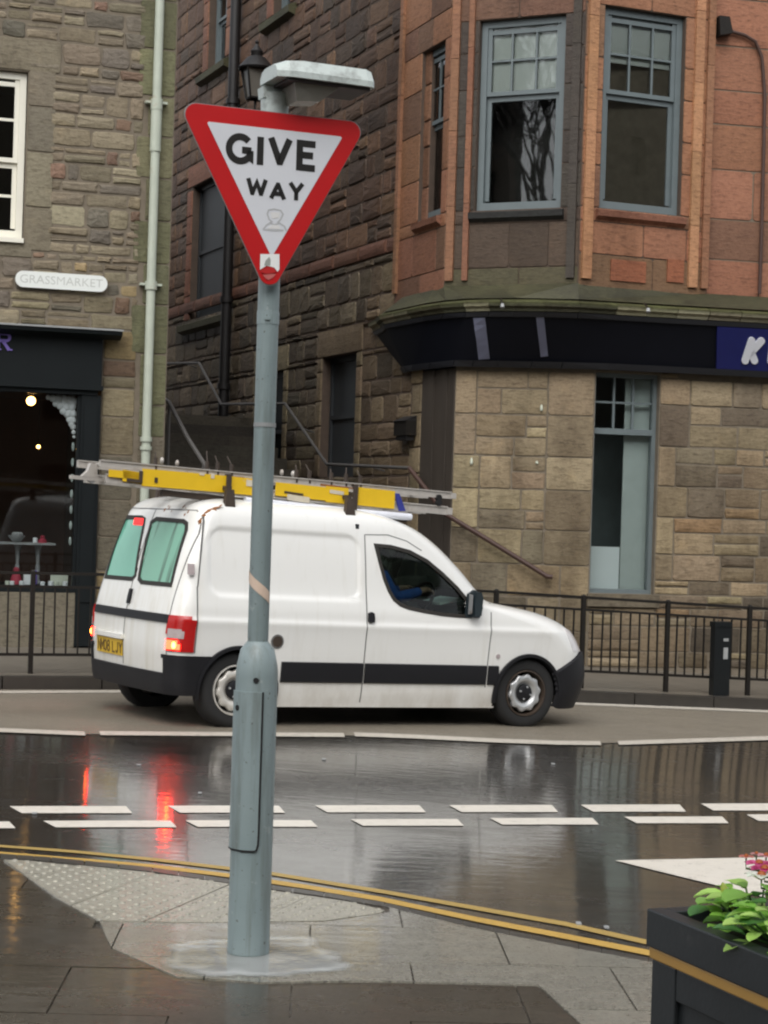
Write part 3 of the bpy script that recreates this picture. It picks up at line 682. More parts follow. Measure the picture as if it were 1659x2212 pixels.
# rainwater pipe
ps = S1(327, 500)[0]; pb0 = gl + .02
dp = empty('rainwater_pipe', W1.p(ps, gl, .09), 'pale green rainwater pipe down the corner of the grey stone building', 'pipe')
b = MB(); b.tube([W1.p(ps, 9.4, .09), W1.p(ps, pb0, .09)], .05, 12); b.build('pipe', 'downpipe', dp, smooth=True, sharp=40)
for a, c in ((217, 240), (610, 628), (945, 955), (965, 973)):
    z1, z2 = S1(325, a)[1], S1(325, c)[1]; b = MB(); b.tube([W1.p(ps, z2, .09), W1.p(ps, z1, .09)], .066, 12)
    if a < 700: wbox(b, W1, ps - .12, ps + .12, z1 - .045, z1 - .02, .0, .09)
    b.build('pipe_collar', 'downpipe', dp, smooth=True, sharp=40)
b = MB(); z1, z2 = S1(325, 228)[1], S1(325, 330)[1]; b.tube([W1.p(ps, z2, .09), W1.p(ps, z1, .09)], .061, 12); b.build('pipe_socket', 'downpipe', dp, smooth=True, sharp=40)
# ---- things in the shop window
def good(name, px, py, depth, fn, m, label, cat, smooth=True):
    s, z = S1(px, py, -depth); p = W1.p(s, z, -depth); mb = MB(); fn(mb, p); o = mb.build(name, m, smooth=smooth, loc=p, sharp=40); tag(o, label, cat, 'goods in the shop window'); return o
for px, py, r, d, lab in ((67, 866, .052, .9, 'bright round lamp glowing near the top of the shop window'), (83, 965, .022, 1.6, 'small dim lamp glowing lower in the shop window')):
    s, z = S1(px, py, -d); p = W1.p(s, z, -d); e = empty('pendant_lamp', p, lab, 'lamp', 'lamps lit inside the shop')
    b = MB(); b.ball(p, r); b.build('bulb', 'bulb', e, smooth=True); b = MB(); b.tube([p + Vector((0, 0, r * .9)), W1.p(s, f_bot - .02, -d)], .006, 6); b.build('cord', 'iron', e)
s, z = S1(60, 1172, -.5); zsh = z
e = empty('display_shelf', W1.p(s, z, -.5), 'pale grey shelf inside the shop window', 'shelf')
b = MB(); wbox(b, W1, s_l + .05, S1(116, 1172, -.5)[0], z - .02, z, -.75, -.32); b.build('shelf_board', 'lead', e)
for px in (38, 82):
    s, _ = S1(px, 1200, -.5); zb = S1(60, 1262, -.5)[1]
    b = MB(); b.lathe([(.0, zb), (.06, zb), (.055, zb + .02), (.02, zb + .06), (.026, zb + .2), (.018, (zb + zsh) / 2), (.03, zsh - .08), (.045, zsh - .021)], W1.p(s, 0, -.5), (0, 0, 1), 10); b.build('shelf_leg', 'lead', e, smooth=True)
zb = S1(60, 1262, -.35)[1]
e = empty('display_counter', W1.p(sh_r - .8, zb, -.4), 'low dark counter under the goods in the shop window', 'counter')
b = MB(); wbox(b, W1, s_l + .02, sh_r - .02, zb - .03, zb, -.9, -.06); b.build('counter_top', 'shopfront', e); b = MB(); wbox(b, W1, s_l + .05, sh_r - .05, gl + .11, zb - .031, -.85, -.1); b.build('counter_base', 'shopfront', e)
def bowl(mb, p):
    mb.lathe([(.03, 0), (.05, .01), (.09, .06), (.095, .075), (.08, .065), (.0, .03)], p, (0, 0, 1), 14)
    for k in range(5): mb.ball(p + Vector((rnd.uniform(-.05, .05), rnd.uniform(-.04, .04), .085)), .028, 8, 5)
good('fruit_bowl', 36, 1146, .5, lambda mb, p: bowl(mb, Vector((p.x, p.y, zsh + .002))), 'lead', 'grey bowl heaped with round pieces on the shop shelf', 'bowl')
good('tin', 76, 1166, .45, lambda mb, p: mb.lathe([(0, 0), (.026, 0), (.026, .05), (.02, .055), (0, .055)], Vector((p.x, p.y, zsh + .002)), (0, 0, 1), 12), 'paper', 'small pale tin on the shop shelf', 'tin')
M['crimson'] = plain('crimson_cloth', (.38, .03, .06), .7, var=.3, scale=20); M['purple'] = plain('purple_card', (.10, .05, .33), .6); M['creamcard'] = plain('cream_card', (.62, .66, .55), .7, var=.1)
good('trinket', 92, 1162, .45, lambda mb, p: mb.lathe([(0, 0), (.05, 0), (.045, .03), (.02, .05), (.03, .075), (0, .085)], Vector((p.x, p.y, zsh + .002)), (0, 0, 1), 10), 'crimson', 'crimson trinket on the end of the shop shelf', 'ornament')
good('doll', 35, 1240, .3, lambda mb, p: (mb.lathe([(0, 0), (.07, 0), (.05, .09), (.03, .13), (0, .13)], Vector((p.x, p.y, zb + .001)), (0, 0, 1), 12), mb.ball(Vector((p.x, p.y, zb + .155)), .035)), 'crimson', 'round headed red figure on the shop counter', 'ornament')
def card(w, h, t=.03):
    def f(mb, p): wbox(mb, Wall(p.x, p.y, 17), -w / 2, w / 2, zb + .001, zb + h, -t / 2, t / 2); wbox(mb, Wall(p.x, p.y, 17), -w / 2 + .01, w / 2 - .01, zb + h, zb + h + .008, -t / 2 + .004, t / 2 - .004)
    return f
good('gift_box', 61, 1240, .28, card(.10, .13, .08), 'paper', 'white box standing between the red figure and the purple box', 'box', False)
good('gift_box', 75, 1235, .33, card(.05, .15, .07), 'purple', 'slim purple box beside the white box in the shop window', 'box', False)
good('shop_card', 128, 1242, .22, card(.19, .135, .015), 'creamcard', 'cream card leaning by the right end of the shop window', 'card', False)
for i, (px, w) in enumerate(((16, .05), (26, .05), (47, .055), (70, .05), (92, .05), (110, .06), (122, .05), (141, .06))):
    good('candle', px, 1255, .14, (lambda w: lambda mb, p: mb.lathe([(0, 0), (w * .5, 0), (w * .52, w * .7), (w * .4, w * .8), (0, w * .75)], Vector((p.x, p.y, zb + .001)), (0, 0, 1), 10))(w), 'paper' if i % 3 else 'creamcard', 'small pale candle on the shop counter edge, ' + ('leftmost of the row', 'second from the left', 'below the red figure', 'below the white box', 'right of the purple box', 'left of the cream card', 'under the cream card corner', 'rightmost, under the cream card')[i], 'candle')
# white lumps added to imitate sky reflected in the top corner of the pane
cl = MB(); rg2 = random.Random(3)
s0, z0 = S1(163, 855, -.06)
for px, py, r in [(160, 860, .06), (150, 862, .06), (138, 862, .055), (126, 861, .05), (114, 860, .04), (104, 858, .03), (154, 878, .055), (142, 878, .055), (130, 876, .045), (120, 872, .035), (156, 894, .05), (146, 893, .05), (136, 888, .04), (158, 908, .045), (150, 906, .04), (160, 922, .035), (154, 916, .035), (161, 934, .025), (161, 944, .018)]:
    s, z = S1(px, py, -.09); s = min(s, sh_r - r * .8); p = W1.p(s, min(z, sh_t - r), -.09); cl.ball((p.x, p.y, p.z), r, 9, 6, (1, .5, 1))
tag(cl.build('sky_reflection_shape', 'paper', smooth=True), 'white scalloped shape standing in for sky reflected in the top corner of the shop window', 'sky_reflection')
b = MB()
for i in range(7):
    s, z = S1(161, 965 + i * 34, -.05); p = W1.p(min(s, sh_r - .025), z, -.05); b.ball((p.x, p.y, p.z), .022, 8, 6, (.8, .5, 2.2))
tag(b.build('paper_chain', 'greyblind', smooth=True), 'thin grey strip hanging down the edge of the shop window', 'decoration')
# ================================================================== CORNER BUILDING (red and tan sandstone, alley wall, turret)
C = at(905, 1100, 22.8); W2 = Wall(C.x, C.y, -67.4)
q = at(975, 1108, 22.05); W3 = Wall(q.x, q.y, -8)
L3 = W3.hit(1279, 1050)[0]; q4 = W3.p(L3, 0); W4 = Wall(q4.x, q4.y, 12)
g2 = gz(2.5, 22) + .115
cb = empty('corner_building', Vector((C.x, C.y, g2)), 'red and tan sandstone corner building with a rounded turret and stone alley wall', 'building')
rg = random.Random(5)
# --- alley wall
H2 = W2.hit
s2min = -15.5; top2 = 13.2
def op(pl, pr, zt, zb): return (H2(*pl)[0], H2(*pr)[0], H2(*zb)[1], H2(*zt)[1])
wA = op((413, 560), (488, 560), (450, 388), (450, 680)); wB = op((452, 60), (490, 60), (472, -70), (472, 135)); wC = op((592, 0), (628, 0), (610, -90), (610, 20))
wG = op((694, 900), (768, 900), (730, 768), (730, 1030)); wD = op((556, 900), (611, 900), (585, 805), (585, 1060))
ops2 = [wA, wB, wC, wG, wD]; zstr = H2(705, 588)[1]
core = MB(); sheet(core, W2, s2min, 0, g2 - .3, top2, ops2, 0, .32); core.build('alley_wall', 'mortar_dark', cb, fix=False)
def t2(s, z, w, h):
    r = rg.random()
    if z > zstr: base = (.125, .072, .047) if r < .6 else ((.165, .094, .058) if r < .82 else (.09, .06, .043))
    else: base = (.125, .096, .068) if r < .55 else ((.18, .14, .098) if r < .78 else (.09, .072, .054))
    if z < zstr and s > -2.2: base = tuple(a * b for a, b in zip(base, (1.15, 1.08, 1.0)))
    return jit(base, rg, .25)
dress = []; dt = {}
for o, c, wd in ((wA, (.23, .095, .06), .3), (wB, (.27, .12, .075), .3), (wC, (.24, .105, .065), .3), (wG, (.25, .19, .125), .2), (wD, (.25, .2, .13), .2)):
    items = [(o[0] - wd, o[3] + .004, o[1] - o[0] + 2 * wd, .38)]
    z = o[2]
    while z < o[3] - .05:
        h = min(rg.uniform(.3, .5), o[3] - z); items += [(o[0] - wd, z, wd - .003, h), (o[1] + .003, z, wd - .003, h)]; z += h
    for it in items: dt[it] = c
    dress += items
place_stones(cb, W2, dress, (.02, .03), .12, lambda s, z, w, h: jit(min(((abs(k[0] + k[2] / 2 - s) + abs(k[1] + k[3] / 2 - z)), v) for k, v in dt.items())[1], rg, .15), rg, name='dressed_stone')
band = []
s = s2min
while s < -.3: band.append((s, zstr, .95, .2)); s += .95
place_stones(cb, W2, band, (.035, .045), .1, lambda *a: jit((.17, .08, .055), rg, .15), rg, name='string_course_stone')
blk = ops2 + [(a, a + w, z, z + h) for a, z, w, h in dress] + [(s2min, 0, zstr, zstr + .2)]
blk = ops2 + [(o[0] - wd, o[1] + wd, o[2], o[3] + .39) for o, wd in ((wA, .3), (wB, .3), (wC, .3), (wG, .2), (wD, .2))] + [(s2min - 1, 1, zstr, zstr + .2)]
rub = layout(s2min, -.34, g2, top2, blk, (.20, .38), (.28, .72), rg, snecks=.14)
place_stones(cb, W2, rub, (.010, .030), .5, t2, rg, .012, key=lambda x: -x[0] + abs(x[1] - 4) * .8, limit=300)
qn = []; z = g2
while z < top2:
    h = rg.uniform(.3, .5); w = rg.choice((.30, .33)); qn.append((-w, z, w - .004, h)); z += h
place_stones(cb, W2, qn, (.02, .03), .15, lambda s, z, w, h: jit((.24, .185, .12) if z < zstr else (.2, .1, .065), rg, .25), rg, name='quoin_stone')
# windows in the alley wall
for o, kind in ((wA, 'board'), (wB, 'sash'), (wC, 'sash'), (wG, 'board'), (wD, 'door')):
    if kind == 'sash':
        sash_window(cb, W2, o[0] + .01, o[1] - .01, o[2] + .01, o[3] - .01, -.12, (o[2] + o[3]) / 2, (2, 2), (1, 1), 'win_blue', 'pane', .07, .03)
        room(cb, W2, o[0] - .1, o[1] + .1, o[2] - .1, o[3] + .1, -.33, -1.6, 'room')
    else:
        b = MB()
        for a, c, d, e in ((o[0], o[0] + .07, o[2], o[3]), (o[1] - .07, o[1], o[2], o[3]), (o[0] + .07, o[1] - .07, o[3] - .07, o[3]), (o[0] + .07, o[1] - .07, (o[2] + o[3]) / 2 - .03, (o[2] + o[3]) / 2 + .03)): wbox(b, W2, a, c, d, e, -.22, -.12)
        f = b.build('door' if kind == 'door' else 'window', 'boarding', cb)
        b = MB(); wbox(b, W2, o[0] + .03, o[1] - .03, o[2], o[3] - .03, -.2, -.15); b.build('panel', 'boarding' if kind != 'door' else 'shopfront', f)
for o in (wA, wB, wC):
    b = MB(); b.prism([W2.p(o[0] - .3, o[2] - .26, .0), W2.p(o[0] - .3, o[2] - .2, .13), W2.p(o[0] - .3, o[2] - .1, .14), W2.p(o[0] - .3, o[2] - .005, -.1), W2.p(o[0] - .3, o[2] - .2, -.1)], W2.e * (o[1] - o[0] + .6))
    b.t = [(.075, .07, .035)] * len(b.v); b.build('window_sill', 'stone', cb, tint=True)
# --- ground floor front: tan ashlar with a tall window
z3t = 3.46; H3 = W3.hit; H4 = W4.hit
core = MB(); sheet(core, W3, 0, L3, g2 - .3, 4.1, [], 0, .32); core.build('front_wall', 'mortar', cb, fix=False)
wF = (.004, H4(1419, 1050)[0], H4(1345, 1283)[1], H4(1350, 806)[1]); e4 = H4(2050, 1000)[0]
core = MB(); sheet(core, W4, 0, e4, g2 - .3, 9.6, [wF], 0, .32); core.build('street_wall', 'mortar', cb, fix=False)
def t3(s, z, w, h):
    r = rg.random(); base = (.285, .215, .14)
    if r < .13: base = (.38, .30, .19)
    elif r < .27: base = (.17, .13, .092)
    elif r < .35: base = (.32, .205, .115)
    elif r < .48: base = (.22, .175, .125)
    if z < .75: base = tuple(a * b for a, b in zip(base, (.68, .68, .7)))
    return jit(base, rg, .16)
piers = []; z = g2
while z < z3t - .05:
    h = min(rg.uniform(.38, .55), z3t - z); piers.append((.0, z, rg.choice((.26, .32)), h)); piers.append((L3 - rg.choice((.34, .55)), z, 0, h)); z += h
piers = [(s, z, w if w else L3 - s - .002, h) for s, z, w, h in piers]
place_stones(cb, W3, piers, (.014, .02), .12, t3, rg, .007, name='ashlar_stone')
blk = [(s, s + w, z, z + h) for s, z, w, h in piers]
place_stones(cb, W3, layout(.0, L3, g2, z3t, blk, (.2, .36), (.28, .66), rg, snecks=.18), (.008, .018), .28, t3, rg, .006, name='ashlar_stone')
j4 = []; z = g2
while z < z3t - .05:
    h = min(rg.uniform(.3, .5), z3t - z)
    if z > wF[2] - .1: j4.append((wF[1] + .004, z, rg.choice((.22, .38)), h))
    z += h
place_stones(cb, W4, j4, (.014, .02), .12, t3, rg, .007, name='ashlar_stone')
place_stones(cb, W4, layout(.0, e4, g2, z3t, [wF] + [(s, s + w, z, z + h) for s, z, w, h in j4], (.16, .33), (.26, .68), rg, breaks=(wF[2] - .16,), snecks=.25), (.008, .024), .29, t3, rg, .007, name='ashlar_stone')
# tall ground floor window
zt = H4(1350, 932)[1]; s0, s1 = wF[0], wF[1]
b = MB()
for a, c, d, e in ((s0, s0 + .04, wF[2], wF[3]), (s1 - .045, s1, wF[2], wF[3]), (s0 + .04, s1 - .045, wF[2], wF[2] + .05), (s0 + .04, s1 - .045, wF[3] - .05, wF[3]), (s0 + .04, s1 - .045, zt - .035, zt + .035)): wbox(b, W4, a, c, d, e, -.2, -.10)
fr = b.build('window', 'win_blue', cb)
b = MB()
for k in (1, 2): x = s0 + .04 + (s1 - s0 - .085) * k / 3; wbox(b, W4, x - .013, x + .013, zt + .035, wF[3] - .05, -.17, -.13)
wbox(b, W4, s0 + .04, s1 - .045, (zt + wF[3]) / 2 - .012, (zt + wF[3]) / 2 + .012, -.168, -.132); b.build('glazing_bar', 'win_blue', fr)
b = MB(); wbox(b, W4, s0 + .041, s1 - .046, wF[2] + .05, wF[3] - .05, -.155, -.15); b.build('pane', 'pane_dark', fr)
xw = H4(1352, 1230)[0]; zw = H4(1315, 1182)[1]
b = MB(); wbox(b, W4, s0 + .02, xw, wF[2] + .04, zw, -.26, -.25); b.build('window_board', 'whiteboard', fr)
b = MB(); xs_ = H4(1358, 1100)[0]; wbox(b, W4, xs_, s1 - .02, wF[2] + .04, wF[3] - .03, -.262, -.245); b.build('window_screen', 'greyblind', fr)
room(cb, W4, s0 - .2, s1 + .3, wF[2] - .2, wF[3] + .1, -.33, -1.2, 'greyroom')
b = MB(); wbox(b, W4, s0 - .03, s1 + .06, wF[2] - .15, wF[2] - .004, -.1, .05); b.t = [(.16, .13, .095)] * len(b.v); b.build('window_sill', 'stone', cb, tint=True)
# timber corner door case between alley wall and front
A_, B_ = Vector((C.x, C.y, 0)), W3.p(0, 0, 0); dv = B_ - A_; W6 = Wall(A_.x, A_.y, math.degrees(math.atan2(dv.y, dv.x))); L6 = dv.length
b = MB(); wbox(b, W6, 0, L6, g2 - .1, 4.1, -.3, -.02); cw = b.build('corner_boarding', 'boarding', cb)
M['brownboard'] = plain('brown_grey_boards', (.055, .045, .036), .6, var=.35, scale=5, stretch=(1, 1, .2))
for i in range(5):
    b = MB(); wbox(b, W6, L6 * (i + .04) / 5, L6 * (i + .96) / 5, g2, 3.44, -.02, .012 + .012 * (i % 2)); b.build('board', 'brownboard', cb)
# --- turret, five-sided bay over the shop
V2 = at(1255, 400, 21.4)
def meet(Wl, px, py): s, _ = Wl.hit(px, py); return Wl.p(s, 0)
Wm = Wall(V2.x, V2.y, -24); V1 = meet(Wm, 966, 400); Wm = Wall(V1.x, V1.y, -24); Lm = (Vector((V2.x, V2.y, 0)) - V1).length
Wl_ = Wall(V1.x, V1.y, -69); V0 = meet(Wl_, 860, 400); Wl_ = Wall(V0.x, V0.y, -69); Ll = (V1 - V0).length
Wr = Wall(V2.x, V2.y, 22); V3 = meet(Wr, 1533, 400); Lr = (V3 - Vector((V2.x, V2.y, 0))).length
zb_t = 4.22; zt_t = 9.4
def trow(W, L, o, rowh, tintf, name='turret_stone'):
    rects = layout(0.002, L - .002, zb_t, zt_t, [o], rowh, (.45, 1.0), rg, breaks=(o[2] - .16,), snecks=0.0)
    place_stones(cb, W, rects, (.012, .015), .05, tintf, rg, .003, name=name)
faces = []
for W, L, pl, pr, zt_, zb_ in ((Wl_, Ll, (905, 400), (954, 400), (930, 105), (930, 470)), (Wm, Lm, (1026, 400), (1212, 400), (1120, 38), (1120, 452)), (Wr, Lr, (1296, 400), (1471, 400), (1385, 22), (1385, 458))):
    o = (W.hit(*pl)[0], W.hit(*pr)[0], W.hit(*zb_)[1], W.hit(*zt_)[1]); faces.append((W, L, o))
    core = MB(); sheet(core, W, 0, L, zb_t - .1, zt_t, [o], 0, .3); core.build('turret_wall', 'mortar_dark', cb, fix=False)
RED, SOOT = (.31, .148, .086), (.06, .048, .041)
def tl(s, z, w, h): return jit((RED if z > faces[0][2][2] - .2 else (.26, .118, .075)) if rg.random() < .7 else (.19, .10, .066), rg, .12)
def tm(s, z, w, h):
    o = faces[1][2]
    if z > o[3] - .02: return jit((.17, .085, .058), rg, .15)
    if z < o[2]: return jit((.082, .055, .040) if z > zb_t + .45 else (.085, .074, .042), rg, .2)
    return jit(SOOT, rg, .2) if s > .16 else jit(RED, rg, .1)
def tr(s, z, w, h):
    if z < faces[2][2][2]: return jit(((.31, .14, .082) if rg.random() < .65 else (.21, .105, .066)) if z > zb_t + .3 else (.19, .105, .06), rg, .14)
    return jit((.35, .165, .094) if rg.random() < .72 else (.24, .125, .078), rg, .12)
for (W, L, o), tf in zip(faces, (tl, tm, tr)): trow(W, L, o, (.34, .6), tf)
# shafts on the turret corners and moulded sills
for W, sx, dx, m in ((Wl_, 0.02, .10, RED), (Wm, .02, .1, RED), (Wm, faces[1][2][0] - .12, .07, (.26, .115, .07)), (Wm, Lm - .14, .1, SOOT), (Wr, .03, .12, (.46, .23, .125)), (Wr, faces[2][2][1] + .12, .12, (.46, .23, .125)), (Wr, Lr - .1, .09, RED)):
    z = zb_t + .25
    while z < zt_t:
        h = rg.uniform(.7, 1.1); b = MB(); wbox(b, W, sx, sx + dx, z + .003, min(z + h, zt_t) - .003, .005, .048); b.t = [jit(m, rg, .12)] * len(b.v); b.build('shaft_stone', 'stone', cb, tint=True); z += h
for i, (W, L, o) in enumerate(faces):
    b = MB(); b.prism([W.p(o[0] - .05, o[2] - .15, 0), W.p(o[0] - .05, o[2] - .1, .07), W.p(o[0] - .05, o[2] - .03, .08), W.p(o[0] - .05, o[2] - .002, -.05), W.p(o[0] - .05, o[2] - .1, -.05)], W.e * (o[1] - o[0] + .1))
    b.t = [((.25, .11, .07), (.03, .03, .03), (.28, .12, .08))[i]] * len(b.v); b.build('window_sill', 'stone', cb, tint=True)
    zm = W.hit(*((930, 262), (1120, 197), (1385, 203))[i])[1]
    sash_window(cb, W, o[0] + .005, o[1] - .005, o[2] + .005, o[3] - .005, -.07, zm, (3, 2) if i else (2, 2), (1, 1), 'win_blue', 'pane', .075, .024)
    b = MB(); wbox(b, W, o[0] + .03, o[1] - .03, zm + (.36 if i == 2 else .0), o[3] - .03, -.15, -.14); b.build('roller_blind', 'blind', cb)
    room(cb, W, o[0] - .03, o[1] + .03, o[2] - .3, o[3] + .1, -.31, -.62, 'room')
# small red rosette panels under the street window of the turret
W, L, o = faces[2]
for a, c in ((1318, 1392), (1440, 1474)):
    s0_, z1_ = W.hit(a, 560); s1_, z0_ = W.hit(c, 612); b = MB(); wbox(b, W, s0_, s1_, z0_, z1_, .012, .03); b.t = [(.30, .105, .055)] * len(b.v); b.build('carved_panel', 'stone', cb, tint=True)
# --- red wall right of the turret
def t5(s, z, w, h): return jit((.32, .14, .083) if rg.random() < .7 else (.22, .105, .068), rg, .14)
place_stones(cb, W4, layout(H4(1500, 400)[0], e4, 4.3, 9.6, [], (.42, .62), (.7, 1.3), rg, snecks=0), (.01, .016), .08, t5, rg, .006, name='red_ashlar_stone')
# --- fascia and cornice sweeping round the corner
top = [W2.p(-1.6, 0, .02), W2.p(-1.1, 0, .12), W2.p(-.62, 0, .27), at(922, 650, 22.15), at(962, 650, 21.8), at(1010, 650, 21.56), at(1060, 650, 21.42), at(1115, 650, 21.34), at(1180, 650, 21.28), at(1250, 650, 21.28), at(1330, 650, 21.38), at(1460, 650, 21.56), W4.p(H4(1700, 700)[0], 0, .42), W4.p(e4, 0, .42)]
bot = [W2.p(-.50, 0, .03), W2.p(-.4, 0, .06), W2.p(-.3, 0, .08), W2.p(-.06, 0, .1), W6.p(L6 * .45, 0, .09), W3.p(.0, 0, .13), W3.p(.22, 0, .12), W3.p(.5, 0, .12), W3.p(.9, 0, .12), W3.p(1.25, 0, .12), W4.p(.1, 0, .13), W4.p(.7, 0, .13), W4.p(H4(1700, 800)[0], 0, .13), W4.p(e4, 0, .13)]
zT, zB = 4.06, 3.46
top = [Vector((p.x, p.y, 0)) for p in top]; bot = [Vector((p.x, p.y, 0)) for p in bot]
def lerp(i, t): p = bot[i].lerp(top[i], t); return Vector((p.x, p.y, zB + (zT - zB) * t))
n = len(top); b = MB(); inn = [bot[i] + (W2.n if i < 4 else W3.n if i < 10 else W4.n) * -.12 for i in range(n)]
b.add([lerp(i, t) for t in (0, 1) for i in range(n)], [(i, i + 1, n + i + 1, n + i) for i in range(n - 1)])
b.add([lerp(i, 0) for i in range(n)] + [Vector((inn[i].x, inn[i].y, zB + .0)) for i in range(n)], [(i, i + 1, n + i + 1, n + i) for i in range(n - 1)])
fas = b.build('shop_fascia', 'navy', cb, smooth=True, fix=False, sharp=50)
def strip(t0, t1, out, m, name):
    b = MB()
    for i in range(n - 1):
        nn = ((top[i + 1] - top[i]).cross(Vector((0, 0, 1)))).normalized(); b.hexa([lerp(i, t0), lerp(i + 1, t0), lerp(i + 1, t0) + nn * out, lerp(i, t0) + nn * out, lerp(i, t1), lerp(i + 1, t1), lerp(i + 1, t1) + nn * out, lerp(i, t1) + nn * out])
    return b.build(name, m, cb)
strip(-.02, .10, .035, 'fascia_trim', 'fascia_moulding'); strip(.90, .985, .03, 'fascia_trim', 'fascia_moulding')
def outw(i): return ((top[min(i + 1, n - 1)] - top[max(i - 1, 0)]).cross(Vector((0, 0, 1)))).normalized()
prof = [(-.5, 0), (.02, 0), (.03, .03), (.075, .055), (.085, .10), (.02, .13), (-.5, .22)]        # cornice
for i in range(n - 1):
    k = max(1, round((top[i + 1] - top[i]).length / .45))
    for j in range(k):
        a, c = j / k + .004, (j + 1) / k - .004; b = MB(); ring = []
        for t in (a, c):
            p = top[i].lerp(top[i + 1], t); o_ = outw(i).lerp(outw(i + 1), t).normalized(); ring.append([p + o_ * x + Vector((0, 0, zT + z + .002)) for x, z in prof])
        m_ = len(prof); b.add(ring[0] + ring[1], [(q_, (q_ + 1) % m_, m_ + (q_ + 1) % m_, m_ + q_) for q_ in range(m_)] + [tuple(range(m_)), tuple(range(m_, 2 * m_))[::-1]])
        pale = rg.random() < .4
        low_ = jit((.30, .27, .19) if pale else (.075, .07, .045), rg, .25)
        b.t = [low_ if q_ in (1, 2, 3) else jit((.07, .072, .028), rg, .25) for _ in (0, 1) for q_ in range(m_)]
        b.build('cornice_stone', 'stone', cb, tint=True)
b = MB(); inner = [V0 + Wl_.n * -.1, *[V0.lerp(V1, t) for t in (.2, .5, .8)], V1, V1.lerp(Vector((V2.x, V2.y, 0)), .4), Vector((V2.x, V2.y, 0)), V3, W4.p(e4, 0, 0)]
ol = [top[0], top[2], top[3], top[4], top[5], top[7], top[9], top[11], top[13]]
for i in range(8): b.add([Vector((ol[i].x, ol[i].y, zT + .155)), Vector((ol[i + 1].x, ol[i + 1].y, zT + .155)), Vector((inner[i + 1].x, inner[i + 1].y, zT + .36)), Vector((inner[i].x, inner[i].y, zT + .36))], [(0, 1, 2, 3)])
b.t = [jit((.055, .052, .027), rg, .35) for _ in b.v]; b.build('mossy_ledge', 'stone', cb, tint=True)
# two grey bars and the blue name panel on the fascia
def fpt(px, py, lift):
    """point on the sloping fascia surface seen at a photo pixel"""
    best = None; r = ray(px, py); c = Vector((0, 0, CAMH))
    for i in range(n - 1):
        for tri in ((lerp(i, 0), lerp(i + 1, 0), lerp(i + 1, 1)), (lerp(i, 0), lerp(i + 1, 1), lerp(i, 1))):
            a, e1, e2 = tri[0], tri[1] - tri[0], tri[2] - tri[0]; nn = e1.cross(e2).normalized(); d = r.dot(nn)
            if abs(d) < 1e-6: continue
            t = (a - c).dot(nn) / d; q = c + r * t; h = q - a; d11, d12, d22 = e1.dot(e1), e1.dot(e2), e2.dot(e2); h1, h2 = h.dot(e1), h.dot(e2); dn = d11 * d22 - d12 * d12
            u, v = (d22 * h1 - d12 * h2) / dn, (d11 * h2 - d12 * h1) / dn
            if u > -.01 and v > -.01 and u + v < 1.01 and (best is None or q.y < best.y): best = q + (nn if nn.y < 0 else -nn) * lift
    return best
for a in ([(1023, 686), (1048, 686), (1058, 774), (1034, 776)], [(1158, 684), (1175, 683), (1184, 768), (1168, 770)]):
    b = MB(); Lq = []
    for k in range(7):
        t = k / 6; l = [a[0][q_] + (a[3][q_] - a[0][q_]) * t for q_ in (0, 1)]; r_ = [a[1][q_] + (a[2][q_] - a[1][q_]) * t for q_ in (0, 1)]
        Lq.append([fpt(l[0], l[1], .004), fpt(r_[0], r_[1], .004), fpt(r_[0], r_[1], .012), fpt(l[0], l[1], .012)])
    Lq = [q_ for q_ in Lq if all(q_)]
    b.v = [v for q_ in Lq for v in q_]; b.f = [(4 * i + k, 4 * i + (k + 1) % 4, 4 * i + 4 + (k + 1) % 4, 4 * i + 4 + k) for i in range(len(Lq) - 1) for k in range(4)]; b.t = [(1, 1, 1)] * len(b.v)
    b.build('grey_bar', 'greybar', fas)
Q = [fpt(x, y, .006) for x, y in ((1546, 796), (1548, 704), (1700, 712), (1698, 803))]; Q2 = [fpt(x, y, .026) for x, y in ((1546, 796), (1548, 704), (1700, 712), (1698, 803))]
if all(Q) and all(Q2):
    sg = empty('shop_sign', Q[0], 'blue shop name panel with white rounded letters on the dark fascia', 'sign')
    b = MB(); b.hexa(Q + Q2); b.build('sign_panel', 'royal', sg)
    b = MB(); ZF = lambda px, py, o: fpt(px, py, .027 + o)
    u = .885 / 10.703                                   # zoomed letter drawing -> photo pixels
    kp = lambda x, y: (1522.2 + x * u, 690.3 + y * u)
    for ln in ([(1200, 520), (1030, 1040)], [(1450, 530), (1160, 850)], [(1170, 780), (1270, 1040)], [(1760, 520), (1700, 1060)]):
        L = [kp(*p) for p in ln]; a, c = [Vector((p[0], p[1])) for p in L]; d = (c - a).normalized(); nn = Vector((-d.y, d.x)); r_ = 7.6
        ring = [a + d * -r_ * math.cos(t) + nn * r_ * math.sin(t) for t in [R(90 - 22.5 * k) for k in range(9)]] + [c + d * r_ * math.cos(t) - nn * r_ * math.sin(t) for t in [R(90 - 22.5 * k) for k in range(9)]]
        P1 = [ZF(p.x, p.y, .0) for p in ring]; P2 = [ZF(p.x, p.y, .018) for p in ring]
        if all(P1) and all(P2): k = len(P1); b.add(P1 + P2, [tuple(range(k)), tuple(range(k, 2 * k))[::-1]] + [(i, (i + 1) % k, k + (i + 1) % k, k + i) for i in range(k)])
    o = b.build('letter', 'letterwhite', sg)
